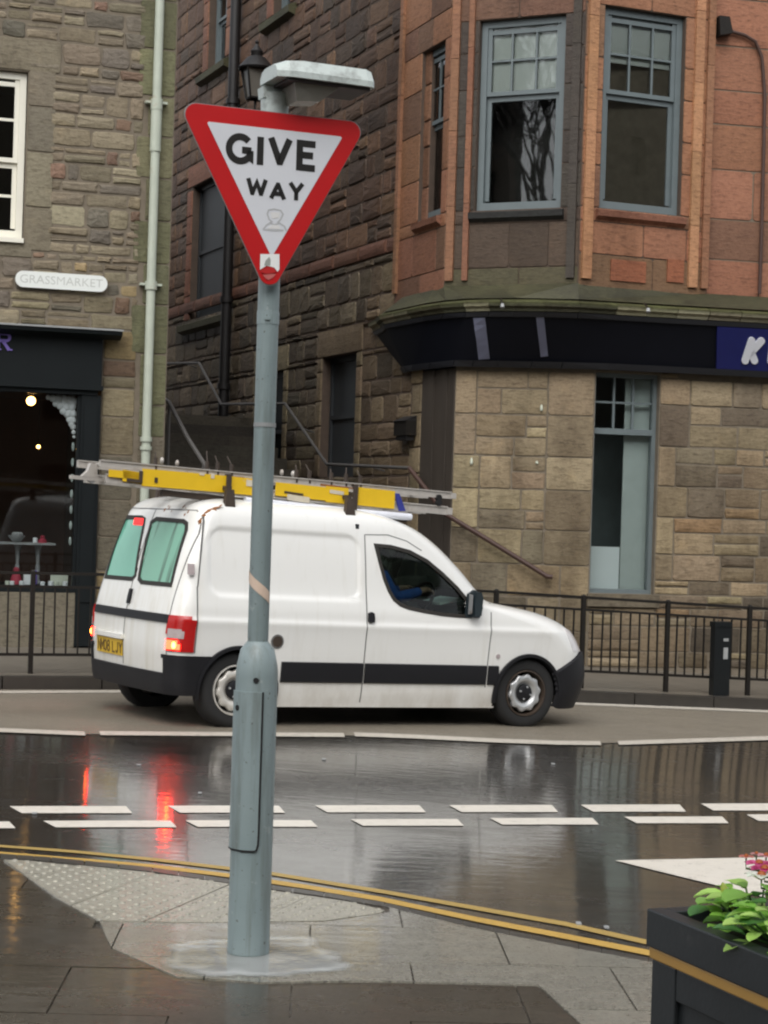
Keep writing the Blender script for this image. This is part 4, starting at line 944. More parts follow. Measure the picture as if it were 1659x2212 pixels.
# spot lamps over the fascia
for px, py, lab in ((1085, 662, 'small pale spot lamp over the two grey bars on the fascia'), (1400, 672, 'small spot lamp over the fascia to the right of the grey bars')):
    p = at(px, py, 21.05); e = empty('spot_lamp', p, lab, 'lamp', 'spot lamps over the dark fascia')
    b = MB(); b.lathe([(0, 0), (.018, 0), (.024, .035), (.026, .05), (.0, .04)], p + Vector((0, 0, .03)), (0, -.4, -.9), 12); b.build('lamp_head', 'lead', e, smooth=True, sharp=40)
    b = MB(); b.tube([p + Vector((0, .02, .03)), p + Vector((0, .3, .12))], .012, 6); b.build('lamp_arm', 'iron', e)
# pale fixings on the tan wall
for px, py, h, lab in ((1170, 881, .11, 'upper'), (1019, 996, .12, ''), (1160, 999, .05, '')):
    s, z = H3(px, py); b = MB(); h *= .75; b.lathe([(0, 0), (.012, .0), (.018, h * .25), (.012, h * .8), (0, h)], W3.p(s, z - h / 2, .03), (0, 0, 1), 8)
    o = b.build('wall_fixing', 'creamcard', loc=W3.p(s, z, .03), smooth=True)
    tag(o, {1170: 'white peg high on the tan wall near the tall window', 1019: 'white peg at the left edge of the tan stone wall', 1160: 'small round white spot low on the tan wall'}[px], 'wall fixing', 'white fixings on the tan wall')
# dark wall lamp box by the corner
s, z = H2(893, 918); e = empty('wall_box', W2.p(s, z, .05), 'black box lamp on the corner stones of the alley', 'lamp')
b = MB(); a, z1_ = H2(878, 905); c, z0_ = H2(905, 948); wbox(b, W2, a, c - .02, z0_ + .04, z1_ - .04, .03, .17); b.build('box_body', 'iron', e)
b = MB(); b.prism([W2.p(a, z1_ - .04, .03), W2.p(a, z1_ - .04, .19), W2.p(a, z1_ + .03, .03)], W2.e * (c - a - .02)); wbox(b, W2, a + .03, c - .05, z0_ - .02, z0_ + .04, .05, .15); b.build('box_cap', 'pipeblack', e)
# pipes
s = H2(511, 450)[0]; e = empty('drain_pipe', W2.p(s, g2 + 1, .1), 'black drain pipe down the dark alley wall', 'pipe')
b = MB(); b.tube([W2.p(s, 13, .12), W2.p(s, g2 + 1.5, .12)], .085, 10); b.build('pipe', 'pipeblack', e, smooth=True, sharp=40)
for z in (8.2, 6.6, 5.0, 3.6): b = MB(); b.tube([W2.p(s, z, .12), W2.p(s, z + .09, .12)], .11, 10); b.build('pipe_collar', 'pipeblack', e, smooth=True, sharp=40)
s0_, z0_ = H4(1560, 62); s1_, z1_ = H4(1642, 130)
e = empty('cable_pipe', W4.p(s0_, z0_, .05), 'thin brown cable pipe curving over the red wall right of the turret', 'pipe')
pts = [W4.p(H4(x, y)[0], H4(x, y)[1], .05) for x, y in ((1548, 60), (1575, 70), (1605, 78), (1628, 92), (1642, 125), (1648, 200), (1646, 330), (1642, 480), (1637, 635))]
b = MB(); b.tube(pts, .022, 8); b.build('pipe', 'pipebrown', e, smooth=True, sharp=40)
s, z = H4(1558, 62); b = MB(); b.prism([W4.p(s - .09, z + .11, .02), W4.p(s + .04, z + .11, .02), W4.p(s + .09, z - .08, .02), W4.p(s - .07, z - .12, .02)], W4.n * .14); b.build('hopper', 'iron', e)
# lantern on the alley wall
s = H2(560, 150)[0]; out = .85; zc = H2(575, 150, out)[1]; p = at(553, 165, 26.2); e = empty('wall_lantern', p, 'black old lantern with glass sides and a peaked top on a wall bracket', 'lamp')
b = MB(); k = 26.2 / 4000
fr4 = lambda r, z: [p + Vector((math.cos(R(45 + 90 * i + 20)) * r, math.sin(R(45 + 90 * i + 20)) * r, z)) for i in range(4)]
lo_, hi_ = fr4(22 * k, -48 * k), fr4(36 * k, 14 * k)
for i in range(4): b.tube([lo_[i], hi_[i]], .016, 6); b.tube([lo_[i], lo_[(i + 1) % 4]], .016, 6); b.tube([hi_[i], hi_[(i + 1) % 4]], .018, 6)
b.build('lantern_frame', 'pipeblack', e)
b = MB(); gl_, gh_ = fr4(21.5 * k, -47 * k), fr4(35 * k, 13 * k); b.add(gl_ + gh_, [(i, (i + 1) % 4, 4 + (i + 1) % 4, 4 + i) for i in range(4)]); b.build('lantern_glass', plain('dirty_lantern_glass', (.16, .15, .13), .3), e)
b = MB(); b.lathe([(38 * k, 13 * k), (40 * k, 17 * k), (20 * k, 40 * k), (12 * k, 44 * k), (14 * k, 54 * k), (7 * k, 62 * k), (3 * k, 70 * k), (5 * k, 74 * k), (0, 80 * k)], p, (0, 0, 1), 14); b.build('lantern_roof', 'pipeblack', e, smooth=True, sharp=30)
wp = p + Vector((0, 0, -.36)); d_ = (wp - W2.o).dot(W2.n)
b = MB(); b.tube([p + Vector((0, 0, -48 * k)), wp + Vector((0, 0, -.12)), wp - W2.n * (d_ * .5) + Vector((0, 0, -.28)), wp - W2.n * (d_ - .02) + Vector((0, 0, -.2))], .022, 8); b.build('lantern_bracket', 'pipeblack', e, smooth=True)
# --- steps: a flight along the front, a landing and a flight up the alley
st = empty('stone_steps', W3.p(.2, g2, .6), 'worn dark stone steps climbing into the alley', 'steps')
zl = 1.12; ns = 6
for i in range(ns):
    s1 = H3(1190, 1250)[0] - i * .29; h = g2 + (zl - g2) * (i + 1) / (ns + 1)
    b = MB(); wbox(b, W3, s1 - .31, s1, g2 - .05, h, .04, 1.15); b.build('step', 'stepstone', st)
s_end = H3(1190, 1250)[0] - ns * .29
b = MB(); b.prism([W3.p(s_end, g2 - .05, .05), W3.p(s_end, g2 - .05, 1.15), W3.p(-1.9, g2 - .05, 1.15), W1.p(edge_s + .02, g2 - .05, -.4), W2.p(-1.9, g2 - .05, .02), W2.p(-.02, g2 - .05, .02)], Vector((0, 0, zl - g2 + .05))); b.build('landing', 'stepstone', st)
for i in range(12):
    a = -1.9 - i * .42; h = zl + (i + 1) * .165
    L = W2.p(a, 0, .02); Lb = W2.p(a - .44, 0, .02); wd_ = -((P0 - W2.o).dot(W2.n)) ; wd_ = abs((P0 - W2.o).dot(W2.n)) - .02
    b = MB(); b.prism([W2.p(a, g2, .02), W2.p(a, g2, wd_), W2.p(a - .44, g2, wd_), W2.p(a - .44, g2, .02)], Vector((0, 0, h - g2))); b.t = [jit((.05, .042, .033), rg, .45)] * len(b.v); b.build('step', 'stone', st, tint=True)
# handrails
def rail_px(pts, W, out, r): return [W.p(*[*W.hit(x, y, out), out]) for x, y in pts]
e = empty('stair_handrail', W2.p(-2, zl, .2), 'thin grey handrail stepping down along the dark alley wall', 'handrail')
pts = rail_px([(300, 783), (366, 785), (430, 784), (478, 873), (616, 872), (706, 1003), (884, 1011)], W2, .22, 0); b = MB(); b.tube(pts, .022, 8); b.build('rail', 'handrail', e)
for x, y in ((400, 786), (545, 874), (650, 925), (800, 1008)):
    q = rail_px([(x, y)], W2, .22, 0)[0]; b = MB(); b.tube([q, q - W2.n * .2 + Vector((0, 0, -.05))], .012, 6); b.build('rail_bracket', 'handrail', e)
e = empty('front_handrail', W3.p(.3, 1, .12), 'brown handrail sloping down the tan stone wall', 'handrail')
a = rail_px([(884, 1011)], W2, .22, 0)[0]; pts = [a] + rail_px([(962, 1110), (1080, 1182), (1182, 1245), (1194, 1246)], W3, .12, 0); b = MB(); b.tube(pts, .03, 8); b.build('rail', 'pipebrown', e)
for x, y in ((1000, 1133), (1180, 1244)):
    q = rail_px([(x, y)], W3, .12, 0)[0]; b = MB(); b.tube([q, q - W3.n * .12], .014, 6); b.build('rail_bracket', 'pipebrown', e)
e = empty('side_handrail', W2.p(-4, 2, 1.8), 'grey handrail beside the grey stone building dropping behind the van', 'handrail')
q0 = W2.hit(362, 868, wd_ - .25); pts = rail_px([(340, 850), (366, 870), (405, 945), (440, 1000), (470, 1050)], W2, wd_ - .3, 0); b = MB(); b.tube(pts, .024, 8); b.build('rail', 'handrail', e)
for q in (pts[1], pts[3]): b = MB(); b.tube([q, q + Vector((0, 0, -1.0))], .02, 6); b.build('rail_post', 'handrail', e)
# end of the alley
b = MB(); eb = W2.p(-15.6, 0, 1.2); b.box(eb + Vector((0, .3, 3.2)), (3.4, .4, 8.5)); o = b.build('back_wall', 'mortar_dark', loc=eb); tag(o, 'dark wall closing the top of the alley', 'wall')
# ================================================================== RAILINGS along the far kerb
def railing(name, t0, posts, label, rg):
    """posts: list of distances along the kerb; bars between them"""
    off = -.22; z = lambda t: gz(K(t, off).x, K(t, off).y) + .115
    e = empty(name, K(posts[0], off) + Vector((0, 0, z(posts[0]))), label, 'railing', 'railings along the far kerb')
    base = Vector(e['org'])
    pm = MB(); pm.box((0, 0, .46), (.042, .042, .96)); pm.hexa([(-.021, -.021, .94), (.021, -.021, .94), (.021, .021, .94), (-.021, .021, .94), (-.010, -.010, .955), (.010, -.010, .955), (.010, .010, .955), (-.010, .010, .955)])
    pme = pm.mesh('post'); pme.materials.append(M['iron'])
    bm_ = MB(); bm_.box((0, 0, .49), (.015, .015, .62)); bme = bm_.mesh('bar'); bme.materials.append(M['iron'])
    rz = math.atan2(kd.y, kd.x)
    for t in posts:
        o = bpy.data.objects.new('post', pme); LINK(o); o.parent = e; o.location = K(t, off) + Vector((0, 0, z(t))) - base; o.rotation_euler = (0, 0, rz)
    for a, c in zip(posts, posts[1:]):
        nb = round((c - a) / .105)
        for i in range(1, nb):
            t = a + (c - a) * i / nb; o = bpy.data.objects.new('bar', bme); LINK(o); o.parent = e; o.location = K(t, off) + Vector((rg.uniform(-.003, .003), 0, z(t))) - base; o.rotation_euler = (R(rg.uniform(-.6, .6)), R(rg.uniform(-.6, .6)), rz)
        for h, r_ in ((.925, .014), (.80, .012), (.175, .013)):
            b = MB(); P = [K(t, off) + Vector((0, 0, z(t) + h)) for t in (a + .026, c - .026)]
            up = Vector((0, 0, r_)); sd_ = kn * r_
            b.hexa([P[0] - up - sd_, P[1] - up - sd_, P[1] - up + sd_, P[0] - up + sd_, P[0] + up - sd_, P[1] + up - sd_, P[1] + up + sd_, P[0] + up + sd_]); b.build('rail', 'iron', e)
def kt(px, py): p = ground(px, py, .115); return (p - K(0)).dot(kd)
ta_, tb_ = kt(1100, 1488), kt(1459, 1500); dt_ = (tb_ - ta_) / 2
railing('street_railing', 0, [ta_ + dt_ * i for i in range(-1, 7)], 'dark iron railing at the far kerb in front of the tan stone wall', random.Random(1))
tl_ = kt(70, 1458)
railing('street_railing', 0, [tl_ - dt_, tl_, tl_ + dt_, tl_ + 2 * dt_, tl_ + 3 * dt_], 'dark iron railing at the far kerb in front of the shop window', random.Random(2))
# square bollard in front of the railing
p = K(kt(1572, 1507), .0); pz = gz(p.x, p.y) + .118; p = Vector((p.x, p.y, pz)) + kn * -.09
e = empty('bollard', p, 'black square bollard standing against the street railing', 'bollard'); ax = (kd, kn, Vector((0, 0, 1)))
b = MB(); b.box(p + Vector((0, 0, .36)), (.185, .10, .72), ax); b.box(p + Vector((0, 0, .74)), (.20, .115, .05), ax); b.build('bollard_body', 'bollard', e)
b = MB(); b.box(p + kn * .052 + kd * .035 + Vector((0, 0, .58)), (.055, .006, .03), ax); b.build('bollard_label', 'lead', e); b = MB(); b.box(p + kn * .052 + kd * .035 + Vector((0, 0, .44)), (.05, .006, .12), ax); b.build('bollard_label', 'lead', e)
# ================================================================== VAN
VS = 1.03; VY = R(32); VP = R(1.9)
rc = ground(511, 1573)
fwv = Vector((math.cos(VY) * math.cos(VP), math.sin(VY) * math.cos(VP), -math.sin(VP))); lfv = Vector((-math.sin(VY), math.cos(VY), 0)); upv = fwv.cross(lfv).normalized()
vo = rc + lfv * (.80 * VS)
VM = Matrix(((fwv.x, lfv.x, upv.x, vo.x), (fwv.y, lfv.y, upv.y, vo.y), (fwv.z, lfv.z, upv.z, vo.z), (0, 0, 0, 1))) @ Matrix.Scale(VS, 4)
VI = VM.inverted()
def vpx(px, py, y=-.82):                         # photo pixel -> van (x, z) on the plane at side offset y
    c = VI @ Vector((0, 0, CAMH)); d = (VI.to_3x3() @ ray(px, py)); t = (y - c.y) / d.y; q = c + d * t; return (q.x, q.z)
def vrp(px, py, x=-.55):                         # photo pixel -> van (y, z) on a cross plane
    c = VI @ Vector((0, 0, CAMH)); d = (VI.to_3x3() @ ray(px, py)); t = (x - c.x) / d.x; q = c + d * t; return (q.y, q.z)
van = empty('van', vo, 'white panel van with ladders on its roof and lit tail lamps', 'van', mw=VM)
def pchip(X, Y):
    X = np.array(X, float); Y = np.array(Y, float); h = np.diff(X); d = np.diff(Y) / h; m = np.zeros(len(X)); m[0], m[-1] = d[0], d[-1]
    for i in range(1, len(X) - 1):
        if d[i - 1] * d[i] > 0: w1, w2 = 2 * h[i] + h[i - 1], h[i] + 2 * h[i - 1]; m[i] = (w1 + w2) / (w1 / d[i - 1] + w2 / d[i])
    def f(x):
        x = np.clip(x, X[0], X[-1]); i = np.clip(np.searchsorted(X, x) - 1, 0, len(X) - 2); t = (x - X[i]) / h[i]
        return (2 * t**3 - 3 * t**2 + 1) * Y[i] + (t**3 - 2 * t**2 + t) * h[i] * m[i] + (-2 * t**3 + 3 * t**2) * Y[i + 1] + (t**3 - t**2) * h[i] * m[i + 1]
    return f
zw = [.16, .30, .45, .60, .74, .80, .83, .90, .98, 1.06, 1.30, 1.50, 1.58, 1.64, 1.69, 1.72, 1.74, 1.757, 1.768, 1.776]
fw_ = pchip(zw, [.775, .80, .81, .818, .828, .834, .824, .815, .80, .785, .748, .712, .695, .668, .615, .55, .46, .33, .19, .03])
fxr = pchip(zw, [-.54, -.575, -.59, -.60, -.597, -.593, -.588, -.577, -.563, -.547, -.49, -.43, -.405, -.375, -.32, -.24, -.13, 0.02, .18, .36])
zf = [.16, .30, .42, .60, .70, .78, .85, .90, .94, .97, .995, 1.02, 1.05, 1.10, 1.27, 1.46, 1.55, 1.60, 1.65, 1.69, 1.72, 1.74, 1.757, 1.768, 1.776]
fxf = pchip(zf, [3.42, 3.47, 3.50, 3.47, 3.42, 3.36, 3.27, 3.16, 3.03, 2.88, 2.70, 2.52, 2.42, 2.35, 2.17, 1.94, 1.80, 1.70, 1.56, 1.42, 1.24, 1.06, .86, .66, .45])
frf = pchip([.16, .6, .8, .95, 1.02, 1.1, 1.6, 1.7, 1.776], [.30, .30, .36, .50, .40, .20, .17, .2, .05])   # front corner length
fry = pchip([.16, .6, .8, .95, 1.02, 1.1, 1.6, 1.7, 1.776], [.24, .26, .28, .30, .28, .17, .17, .2, .02])
def sdf_rr(x, z, x0, x1, z0, z1, r):
    dx = np.maximum(np.abs(x - (x0 + x1) / 2) - (x1 - x0) / 2 + r, 0); dz = np.maximum(np.abs(z - (z0 + z1) / 2) - (z1 - z0) / 2 + r, 0)
    return np.sqrt(dx * dx + dz * dz) - r + np.minimum(np.maximum(np.abs(x - (x0 + x1) / 2) - (x1 - x0) / 2 + r, np.abs(z - (z0 + z1) / 2) - (z1 - z0) / 2 + r), 0)
def press(x, z):
    s = sdf_rr(x + 0 * z, z, -.29, 1.03, 1.0, 1.50, .11); t = np.clip((.02 - s) / .04, 0, 1); a = t * t * (3 - 2 * t) * .013
    return a
def halfw(x, z): return fw_(z) - press(x, z)
def rearx(y, z):
    w = float(fw_(z)); ry = min(.17, w * .8); u = np.abs(y) / w
    return fxr(z) + .035 * u * u + .13 * (1 - np.sqrt(np.clip(1 - np.clip((np.abs(y) - (w - ry)) / ry, 0, 1)**2, 0, 1)))
zs_ = np.concatenate([np.arange(.16, 1.60, .014), 1.60 + .176 * np.sin(np.linspace(0, math.pi / 2, 26))])
NR, NS, NF = 22, 150, 20
rings = []
for z in zs_:
    w = float(fw_(z)); ry = min(.17, w * .8); xr = float(fxr(z)); xf = float(fxf(z)); rf = float(frf(z)); ryf = min(float(fry(z)), w * .9); bow = .13 * w / .8
    ya = np.concatenate([np.linspace(0, w - ry, 12)[:-1], (w - ry) + ry * np.sin(np.linspace(0, math.pi / 2, NR - 10))])[:NR]
    rear = [(float(rearx(y, z)), y) for y in ya]
    xs0 = xr + .035 + .13; xs1 = xf - bow - rf
    if xs1 < xs0 + .02: m_ = (xs0 + xs1) / 2; xs0, xs1 = m_ - .01, m_ + .01
    side = [(x, float(halfw(x, z))) for x in np.linspace(xs0, xs1, NS)[1:-1]]
    front = []
    for k in range(NF):
        if k < 10: a = math.pi / 2 * (1 - k / 10); y = (w - ryf) + ryf * math.sin(a); x = xf - bow * (y / w) ** 2 - rf * (1 - math.cos(a))
        else: y = (w - ryf) * (1 - (k - 10) / (NF - 11)); x = xf - bow * (y / w) ** 2
        front.append((x, y))
    half = rear + side + front
    rings.append([(x, -y, z) for x, y in half] + [(x, y, z) for x, y in half[::-1][1:-1]])
V = np.array(rings); NZ, NP = V.shape[:2]
du = np.roll(V, -1, 1) - np.roll(V, 1, 1); dv_ = np.gradient(V, axis=0); N = np.cross(du, dv_); N /= np.maximum(np.linalg.norm(N, axis=2, keepdims=True), 1e-9)
ctr = V.mean(axis=1, keepdims=True); flip = (N * (V - ctr)).sum(axis=2).mean() < 0
if flip: N = -N
N[-1] = (0, 0, 1)
cenx = (V[:-1] + V[1:] + np.roll(V, -1, 1)[:-1] + np.roll(V, -1, 1)[1:]) / 4
rhub, fhub = (-.02, .275), (2.70, .265); AR = .335
wp_ = [(817, 1178), (850, 1181), (890, 1192), (926, 1212), (957, 1240), (986, 1270), (1006, 1297), (1008, 1331), (985, 1330), (945, 1326), (905, 1319), (878, 1313), (860, 1306), (847, 1294), (838, 1276), (830, 1250), (823, 1214)]
win = [vpx(x, y, -.765) for x, y in wp_]
def rw_px(L):
    res = []
    for x, y in L:
        q_ = vrp(x, y, -.5)
        for _ in range(12): q_ = vrp(x, y, float(rearx(np.float64(max(-.61, min(.61, q_[0]))), np.float64(q_[1]))))
        res.append((max(-.615, min(.615, q_[0])), q_[1]))
    return res
rwl = rw_px([(268, 1116), (306, 1117), (313, 1122), (311, 1136), (293, 1243), (286, 1251), (228, 1246), (222, 1239), (224, 1228), (254, 1126)])
rwr = rw_px([(338, 1120), (397, 1125), (404, 1131), (403, 1146), (386, 1256), (378, 1265), (306, 1258), (300, 1250), (302, 1236), (327, 1128)])
PCS = {k: [] for k in ('body', 'front_door', 'rear_door_a', 'rear_door_b', 'windscreen', 'bumper_rear', 'bumper_front', 'headlight', 'headlight2', 'lamp_near', 'lamp_far')}
for i in range(NZ - 1):
    for j in range(NP):
        x, y, z = cenx[i, j]; side = abs(N[i, j][1]) > .6; q = (i * NP + j, i * NP + (j + 1) % NP, (i + 1) * NP + (j + 1) % NP, (i + 1) * NP + j)
        if not flip: pass
        if abs(y) > .45 and any((x - h[0])**2 + (z - h[1])**2 < AR**2 for h in (rhub, fhub)) and z < .64: continue
        if x < -.30 and z < .245: continue
        if (x < -.2 and abs(y) > .45 or x < -.42) and z < .535 and (z < .405 or abs(y) > .655 or x > -.47): PCS['bumper_rear'].append(q)
        if x > 2.85 and z < .72 and not (x - fhub[0])**2 + (z - fhub[1])**2 < (AR - .02)**2: PCS['bumper_front'].append(q)
        if .565 < z < .835 and x < -.425 and abs(y) > .69: PCS['lamp_near' if y < 0 else 'lamp_far'].append(q)
        if x > 2.9 and .6 < z < .90 and abs(y) > .40: PCS['headlight' if y < 0 else 'headlight2'].append(q)
        if side and inpoly(x, z, win): continue
        if x < -.3 and not side and (inpoly(y, z, rwl) or inpoly(y, z, rwr)): continue
        if 1.10 < z < 1.62 and x > 1.3 and abs(y) < .60 - (z - 1.1) * .1 and not side: PCS['windscreen'].append(q); continue
        if side and 1.085 < x < 2.27 and z < 1.60: PCS['front_door'].append(q)
        elif x < -.40 and abs(y) < .70 and .40 < z < 1.66: PCS['rear_door_a' if y > .03 else 'rear_door_b'].append(q)
        else: PCS['body'].append(q)
top_cap = tuple((NZ - 1) * NP + j for j in range(NP)); PCS['body'].append(top_cap)
FV, FN = V.reshape(-1, 3), N.reshape(-1, 3)
def piece(name, quads, m, parent, off=0.0, rim=False):
    idx = sorted({k for q in quads for k in q}); mp = {k: i for i, k in enumerate(idx)}; P = FV[idx] + FN[idx] * off; nn = [tuple(v) for v in FN[idx]]
    vs = [tuple(p) for p in P]; fs = [tuple(mp[k] for k in q) for q in quads]
    if rim:
        ed = {}
        for f in fs:
            for a, b in zip(f, f[1:] + f[:1]): ed[(a, b)] = 1
        bd = [(a, b) for a, b in ed if (b, a) not in ed]; base = {}
        for a, b in bd:
            for k in (a, b):
                if k not in base: base[k] = len(vs); vs.append(tuple(FV[idx[k]] - FN[idx[k]] * .012)); nn.append(nn[k])
        fs += [(b, a, base[a], base[b]) for a, b in bd]
    me = bpy.data.meshes.new(name); me.from_pydata(vs, [], fs); me.polygons.foreach_set('use_smooth', [True] * len(fs))
    if not rim: me.normals_split_custom_set_from_vertices(nn)
    else: me.set_sharp_from_angle(angle=R(50))
    me.materials.append(M[m]); o = bpy.data.objects.new(name, me); LINK(o); o.parent = parent; o['org'] = (0, 0, 0); return o
# faces wind outward
if True:
    q = PCS['body'][len(PCS['body']) // 2]; a, b, c = [Vector(FV[k]) for k in q[:3]]
    if (b - a).cross(c - a).dot(Vector(FN[q[0]])) < 0: PCS = {k: [tuple(reversed(q)) for q in v] for k, v in PCS.items()}
def cutpiece(name, quads, m, parent, planes, off):
    b_ = bmesh.new(); idx = sorted({k for q in quads for k in q}); vm = {k: b_.verts.new(tuple(FV[k] + FN[k] * off)) for k in idx}
    for q in quads:
        try: b_.faces.new([vm[k] for k in q])
        except ValueError: pass
    for co, no in planes: bmesh.ops.bisect_plane(b_, geom=b_.verts[:] + b_.edges[:] + b_.faces[:], plane_co=co, plane_no=no, clear_outer=True)
    bd = [e_ for e_ in b_.edges if len(e_.link_faces) == 1]; r_ = bmesh.ops.extrude_edge_only(b_, edges=bd)
    cen = Vector((1.4, 0, .6))
    for v in [g_ for g_ in r_['geom'] if isinstance(g_, bmesh.types.BMVert)]: v.co += (cen - v.co).normalized() * (off + .014)
    me = bpy.data.meshes.new(name); b_.to_mesh(me); b_.free(); me.polygons.foreach_set('use_smooth', [True] * len(me.polygons)); me.set_sharp_from_angle(angle=R(45)); me.materials.append(M[m])
    o = bpy.data.objects.new(name, me); LINK(o); o.parent = parent; o['org'] = (0, 0, 0); return o
body = piece('body', PCS['body'], 'van', van)
def S_(x, z, o=0.0, sgn=-1): return Vector((x, sgn * (float(halfw(np.float64(x), np.float64(z))) + o), z))
fdoor = piece('front_door', PCS['front_door'], 'van', van)
rda = piece('rear_door', PCS['rear_door_a'], 'van', van); rdb = piece('rear_door', PCS['rear_door_b'], 'van', van)
piece('windscreen', PCS['windscreen'], 'cabglass', van)
piece('bumper', PCS['bumper_rear'], 'plastic', van, .018, True); cutpiece('bumper', PCS['bumper_front'], 'plastic', van, [((2.97, 0, 0), (-1, 0, 0)), ((3.0, 0, .47), (-.55, 0, 1)), ((3.2, 0, .635), (0, 0, 1))], .02)
for kq, sg_ in (('headlight', -1), ('headlight2', 1)): cutpiece('headlight', PCS[kq], 'headlamp', van, [((3.17, 0, .64), (0, 0, -1)), ((3.175, 0, .64), (-1, 0, -.45)), ((3.05, 0, .855), (.25, 0, 1)), ((0, sg_ * .43, 0), (0, -sg_, 0))], .005)
for hb in (rhub, fhub):
    for sg_ in (-1, 1):
        b = MB(); k_ = 40; Aa = [math.pi * (-.06 + 1.12 * i / k_) for i in range(k_ + 1)]; fnS = (lambda x, z, o: S_(x, z, o, sg_))
        for t in Aa:
            for r_, o_ in ((AR + .016, -.004), (AR + .013, .024 if hb is rhub else .022), (AR - .012, .026 if hb is rhub else .022), (AR - .02, -.02)): b.v.append(tuple(fnS(hb[0] + r_ * math.cos(t), max(.17, hb[1] + r_ * math.sin(t)), o_)))
        b.f = [(4 * i + q, 4 * i + 4 + q, 4 * i + 5 + q, 4 * i + 1 + q) for i in range(k_) for q in range(3)]; b.t = [(1, 1, 1)] * len(b.v); b.build('arch_lip', 'plastic', van, smooth=True, sharp=40)
def S_(x, z, o=0.0, sgn=-1): return Vector((x, sgn * (float(halfw(np.float64(x), np.float64(z))) + o), z))
def Rr(y, z, o=0.0): return Vector((float(rearx(np.float64(y), np.float64(z))) - o, y, z))
def plate(fn, poly, o, th, m, name, parent, rings_=5, smooth=True):
    cx = sum(p[0] for p in poly) / len(poly); cy = sum(p[1] for p in poly) / len(poly); n = len(poly); mb = MB()
    for k in range(rings_):
        t = 1 - k / rings_; mb.v += [tuple(fn(cx + (p[0] - cx) * t, cy + (p[1] - cy) * t, o)) for p in poly]
    mb.v.append(tuple(fn(cx, cy, o)))
    for k in range(rings_ - 1): mb.f += [(k * n + i, k * n + (i + 1) % n, (k + 1) * n + (i + 1) % n, (k + 1) * n + i) for i in range(n)]
    mb.f += [((rings_ - 1) * n + i, (rings_ - 1) * n + (i + 1) % n, rings_ * n) for i in range(n)]
    b0 = len(mb.v); mb.v += [tuple(fn(p[0], p[1], o - th)) for p in poly]; mb.f += [(i, (i + 1) % n, b0 + (i + 1) % n, b0 + i) for i in range(n)]
    mb.t = [(1, 1, 1)] * len(mb.v); return mb.build(name, m, parent, smooth=smooth, sharp=40)
def band(fn, poly, wout, win_, o, th, m, name, parent):
    """rubber strip following an outline"""
    n = len(poly); mb = MB(); P = [Vector(p) for p in poly]; ar = sum(P[i - 1].x * P[i].y - P[i].x * P[i - 1].y for i in range(n))
    for i in range(n):
        d1 = (P[i] - P[i - 1]).normalized(); d2 = (P[(i + 1) % n] - P[i]).normalized(); n1 = Vector((d1.y, -d1.x)); n2 = Vector((d2.y, -d2.x)); m_ = (n1 + n2).normalized() * (1 if ar > 0 else -1); k = 1 / max(.5, abs(m_.dot(n1)))
        a, b = P[i] + m_ * wout * k, P[i] - m_ * win_ * k
        mb.v += [tuple(fn(a.x, a.y, -.004)), tuple(fn(a.x, a.y, o)), tuple(fn(b.x, b.y, o)), tuple(fn(b.x, b.y, -th))]
    for i in range(n):
        j = (i + 1) % n; mb.f += [(4 * i + k, 4 * j + k, 4 * j + k + 1, 4 * i + k + 1) for k in range(3)]
    mb.t = [(1, 1, 1)] * len(mb.v); return mb.build(name, m, parent)
def dense(poly, step=.03):
    out = []
    for i in range(len(poly)):
        a, b = Vector(poly[i]), Vector(poly[(i + 1) % len(poly)]); k = max(1, int((b - a).length / step))
        out += [tuple(a.lerp(b, t / k)) for t in range(k)]
    return out
SL = lambda x, z, o=0.0: S_(x, z, o, 1)
band(S_, dense(win), .014, .016, .004, .03, 'seal', 'window_seal', fdoor); plate(S_, dense(win), -.012, .004, 'cabglass', 'door_window', fdoor)
band(SL, dense(win), .014, .016, .004, .03, 'seal', 'window_seal', body); plate(SL, dense(win), -.012, .004, 'cabglass', 'door_window', body)
for P, door, m in ((rwl, rda, 'teal_plain'), (rwr, rdb, 'teal')):
    band(Rr, dense(P), .014, .018, .005, .02, 'seal', 'window_seal', door); plate(Rr, dense(P), -.002, .01, m, 'rear_window', door)
# brake lamp behind the far rear window
bl_ = rw_px([(292, 1119), (311, 1120), (308, 1134), (289, 1133)]); plate(Rr, bl_, .006, .012, 'lamp_top', 'brake_light', rda, 2)
def seam(fn, pts, w=.009, o=.0018, m='seam', parent=body, name='panel_gap'):
    mb = MB(); P = [Vector(p) for p in pts]; n = len(P)
    for i in range(n):
        d = (P[min(i + 1, n - 1)] - P[max(i - 1, 0)]).normalized(); q = Vector((-d.y, d.x)) * w / 2
        mb.v += [tuple(fn(P[i].x + q.x, P[i].y + q.y, o)), tuple(fn(P[i].x - q.x, P[i].y - q.y, o)), tuple(fn(P[i].x - q.x, P[i].y - q.y, -.01)), tuple(fn(P[i].x + q.x, P[i].y + q.y, -.01))]
    mb.f = [(4 * i + k, 4 * i + 4 + k, 4 * i + 4 + (k + 1) % 4, 4 * i + (k + 1) % 4) for i in range(n - 1) for k in (0, 1, 3)]
    mb.t = [(1, 1, 1)] * len(mb.v); return mb.build(name, m, parent)
lin = lambda a, b, n=20: [(a[0] + (b[0] - a[0]) * i / n, a[1] + (b[1] - a[1]) * i / n) for i in range(n + 1)]
seam(S_, lin((1.085, .20), (1.085, 1.52), 60)); seam(S_, lin((2.27, .33), (2.285, .95), 40))
seam(S_, [(1.085, 1.52), (1.30, 1.53), (1.48, 1.49), (1.62, 1.42)] , .007)
seam(S_, lin((-.40, .56), (-.395, 1.05), 30) + lin((-.39, 1.06), (-.33, 1.58), 30), .01)
seam(Rr, lin((.03, .41), (.03, 1.62), 60), .01)
